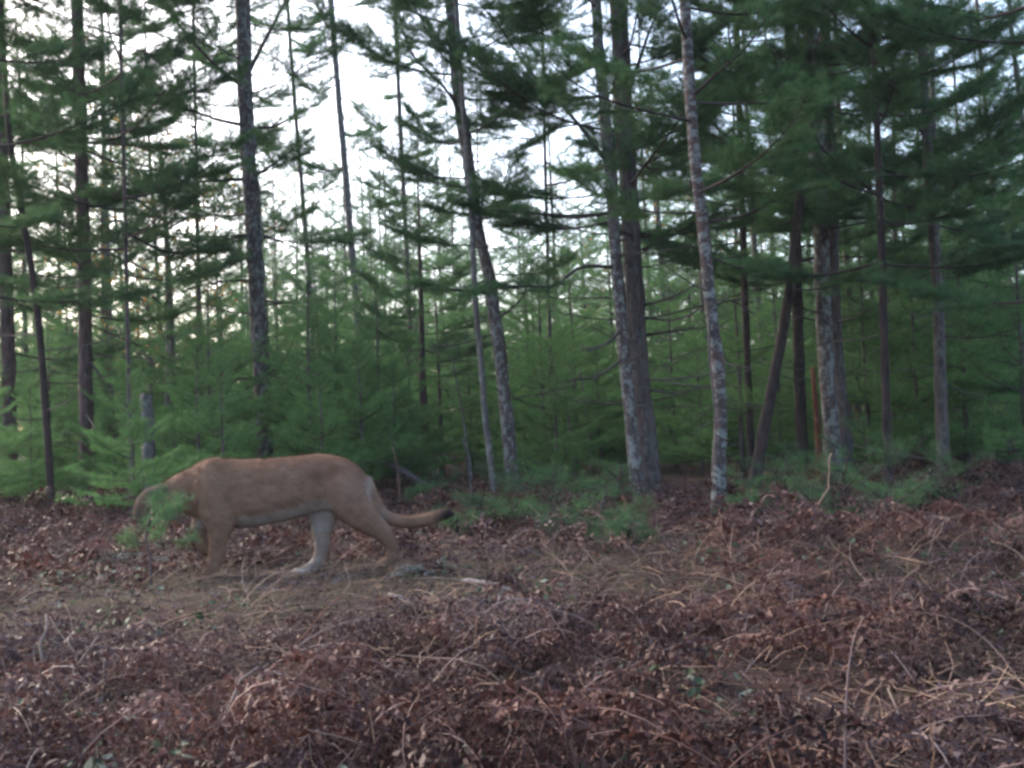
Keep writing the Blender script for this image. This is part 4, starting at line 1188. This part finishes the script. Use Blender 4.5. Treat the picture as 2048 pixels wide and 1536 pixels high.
for i in range(4):
    r2 = np.random.default_rng(780 + i); u = np.linspace(0, 1, 6)
    g = Geo()
    S = np.stack([.05 * u ** 2 * r2.normal(), .05 * u ** 2 * r2.normal(), u * .30], -1)
    g.add(*tube_arrays(S, np.linspace(.0020, .0007, 6), 3, cap=False), t=.35)
    for q in range(5):
        p = S[2 + q % 4]; d = norm(np.array([r2.normal(), r2.normal(), 1.2])) * .08
        g.add(*tube_arrays(np.array([p, p + d * .5, p + d]), .0008, 3, cap=False), t=.3)
    upt.append(g.arrays())
scatter('bare_shrub_stems', 'thin bare upright shrub stems among the foreground bracken', upt, 1500, 1.9, 5.6, rg, M['dead_twig'], .4, .8, .22, .0, lambda x, y: np.clip(vnoise(x * .8, y * .8, 55) * 2.2 - .75, 0, 1) * (1 - on_path(x, y)), tshift=.2)
rl = [leaf_proto(40 + i, .016, .0105, .003) for i in range(4)]
scatter('wintergreen_leaves', 'small grey green leaves scattered through the bracken', rl, 12000, 1.9, 8.0, rg, M['green_leaf'], .6, 1.3, .45, -.15, lambda x, y: np.clip(vnoise(x * 2.2, y * 2.2, 66) * 4 - 2.45, 0, 1) * (1 - .7 * on_path(x, y)), tshift=.28)
gb = []
for i in range(4):
    r2 = np.random.default_rng(790 + i); g = Geo()
    for q in range(7):
        d = norm(np.array([r2.normal() * .6, r2.normal() * .6, 1])); l = r2.uniform(.05, .13); s_ = norm(np.cross(d, r2.normal(size=3))) * .0016
        b0 = r2.normal(size=3) * np.array([.012, .012, 0])
        g.add(np.stack([b0 - s_, b0 + s_, b0 + d * l + np.array([d[0], d[1], -.3]) * l * .35]), np.array([[0, 1, 2]]), t=r2.uniform(.1, .9))
    gb.append(g.arrays())
scatter('path_grass', 'sparse dry grass and moss blades along the path of the cougar', gb, 2000, 4.6, 7.6, rg, M['grass'], .4, 1.0, .2, .0, lambda x, y: on_path(x, y), tshift=.15)

# pale reindeer lichen cushions
def lichen(px, py, r, seed, label):
    r2 = np.random.default_rng(seed)
    p = hit(px, py)
    k = int(900 * (r / .15) ** 1.3)
    a = r2.uniform(0, 6.283, k); q = np.sqrt(r2.uniform(0, 1, k)) * r * (1 + .35 * np.sin(a * 3 + seed))
    X, Y = q * np.cos(a) * 1.5, q * np.sin(a)
    Zt = .012 + .05 * np.clip(1 - (q / r) ** 2, 0, 1) * (.4 + .9 * vnoise(X * 40, Y * 40, seed))
    C = np.stack([X, Y, gz(p[0] + X, p[1] + Y) - p[2] + Zt], -1)
    d = norm(r2.normal(size=(k, 3)) + np.array([0, 0, .8])); s_ = norm(np.cross(d, r2.normal(size=(k, 3)))) * .007; l = r2.uniform(.008, .02, k)[:, None]
    V = np.stack([C - s_, C + s_, C + d * l], 1).reshape(-1, 3)
    o = obj('lichen_cushion', make_mesh('lichen_cushion', V, np.arange(k * 3).reshape(-1, 3), M['lichen'], np.repeat(r2.uniform(0, 1, k), 3)), None, p)
    tag(o, label, 'lichen')
for i, (px, py, r, lb) in enumerate(((235, 1130, .20, 'wide pale grey lichen cushion left of the little sapling foot'), (335, 1140, .13, 'pale lichen cushion at the foot of the little sapling'),
        (150, 1112, .11, 'pale lichen patch farthest left beside the path'), (848, 1078, .09, 'pale green lichen patch right behind the cougar hind paw'),
        (898, 1094, .06, 'small pale lichen patch right of the one behind the hind paw'), (885, 1140, .05, 'small bluish lichen patch left end of the weathered branch'),
        (820, 1150, .07, 'tiny lichen patch in front of the cougar near hind paw'))):
    lichen(px, py, r, 800 + i, lb)


# ---------------------------------------------------------------- thin evening haze between the trees
def build_haze(density):
    me = bpy.data.meshes.new('haze')
    x, y0, y1, z0, z1 = 95.0, -12.0, 110.0, -1.3, 26.0
    V = [(sx * x, y, z) for z in (z0, z1) for sx, y in ((-1, y0), (1, y0), (1, y1), (-1, y1))]
    me.from_pydata(V, [], [(0, 3, 2, 1), (4, 5, 6, 7), (0, 1, 5, 4), (1, 2, 6, 5), (2, 3, 7, 6), (3, 0, 4, 7)])
    o = obj('haze', me)
    m = bpy.data.materials.new('haze'); m.use_nodes = True
    nt = m.node_tree
    nt.nodes.remove(nt.nodes['Principled BSDF'])
    v = nt.nodes.new('ShaderNodeVolumePrincipled')
    v.inputs['Color'].default_value = (.93, .94, 1, 1)
    v.inputs['Density'].default_value = density
    nt.links.new(v.outputs[0], nt.nodes['Material Output'].inputs['Volume'])
    me.materials.append(m)
    tag(o, 'thin pale evening haze hanging between the trees', 'haze', kind='stuff')
build_haze(.0006)
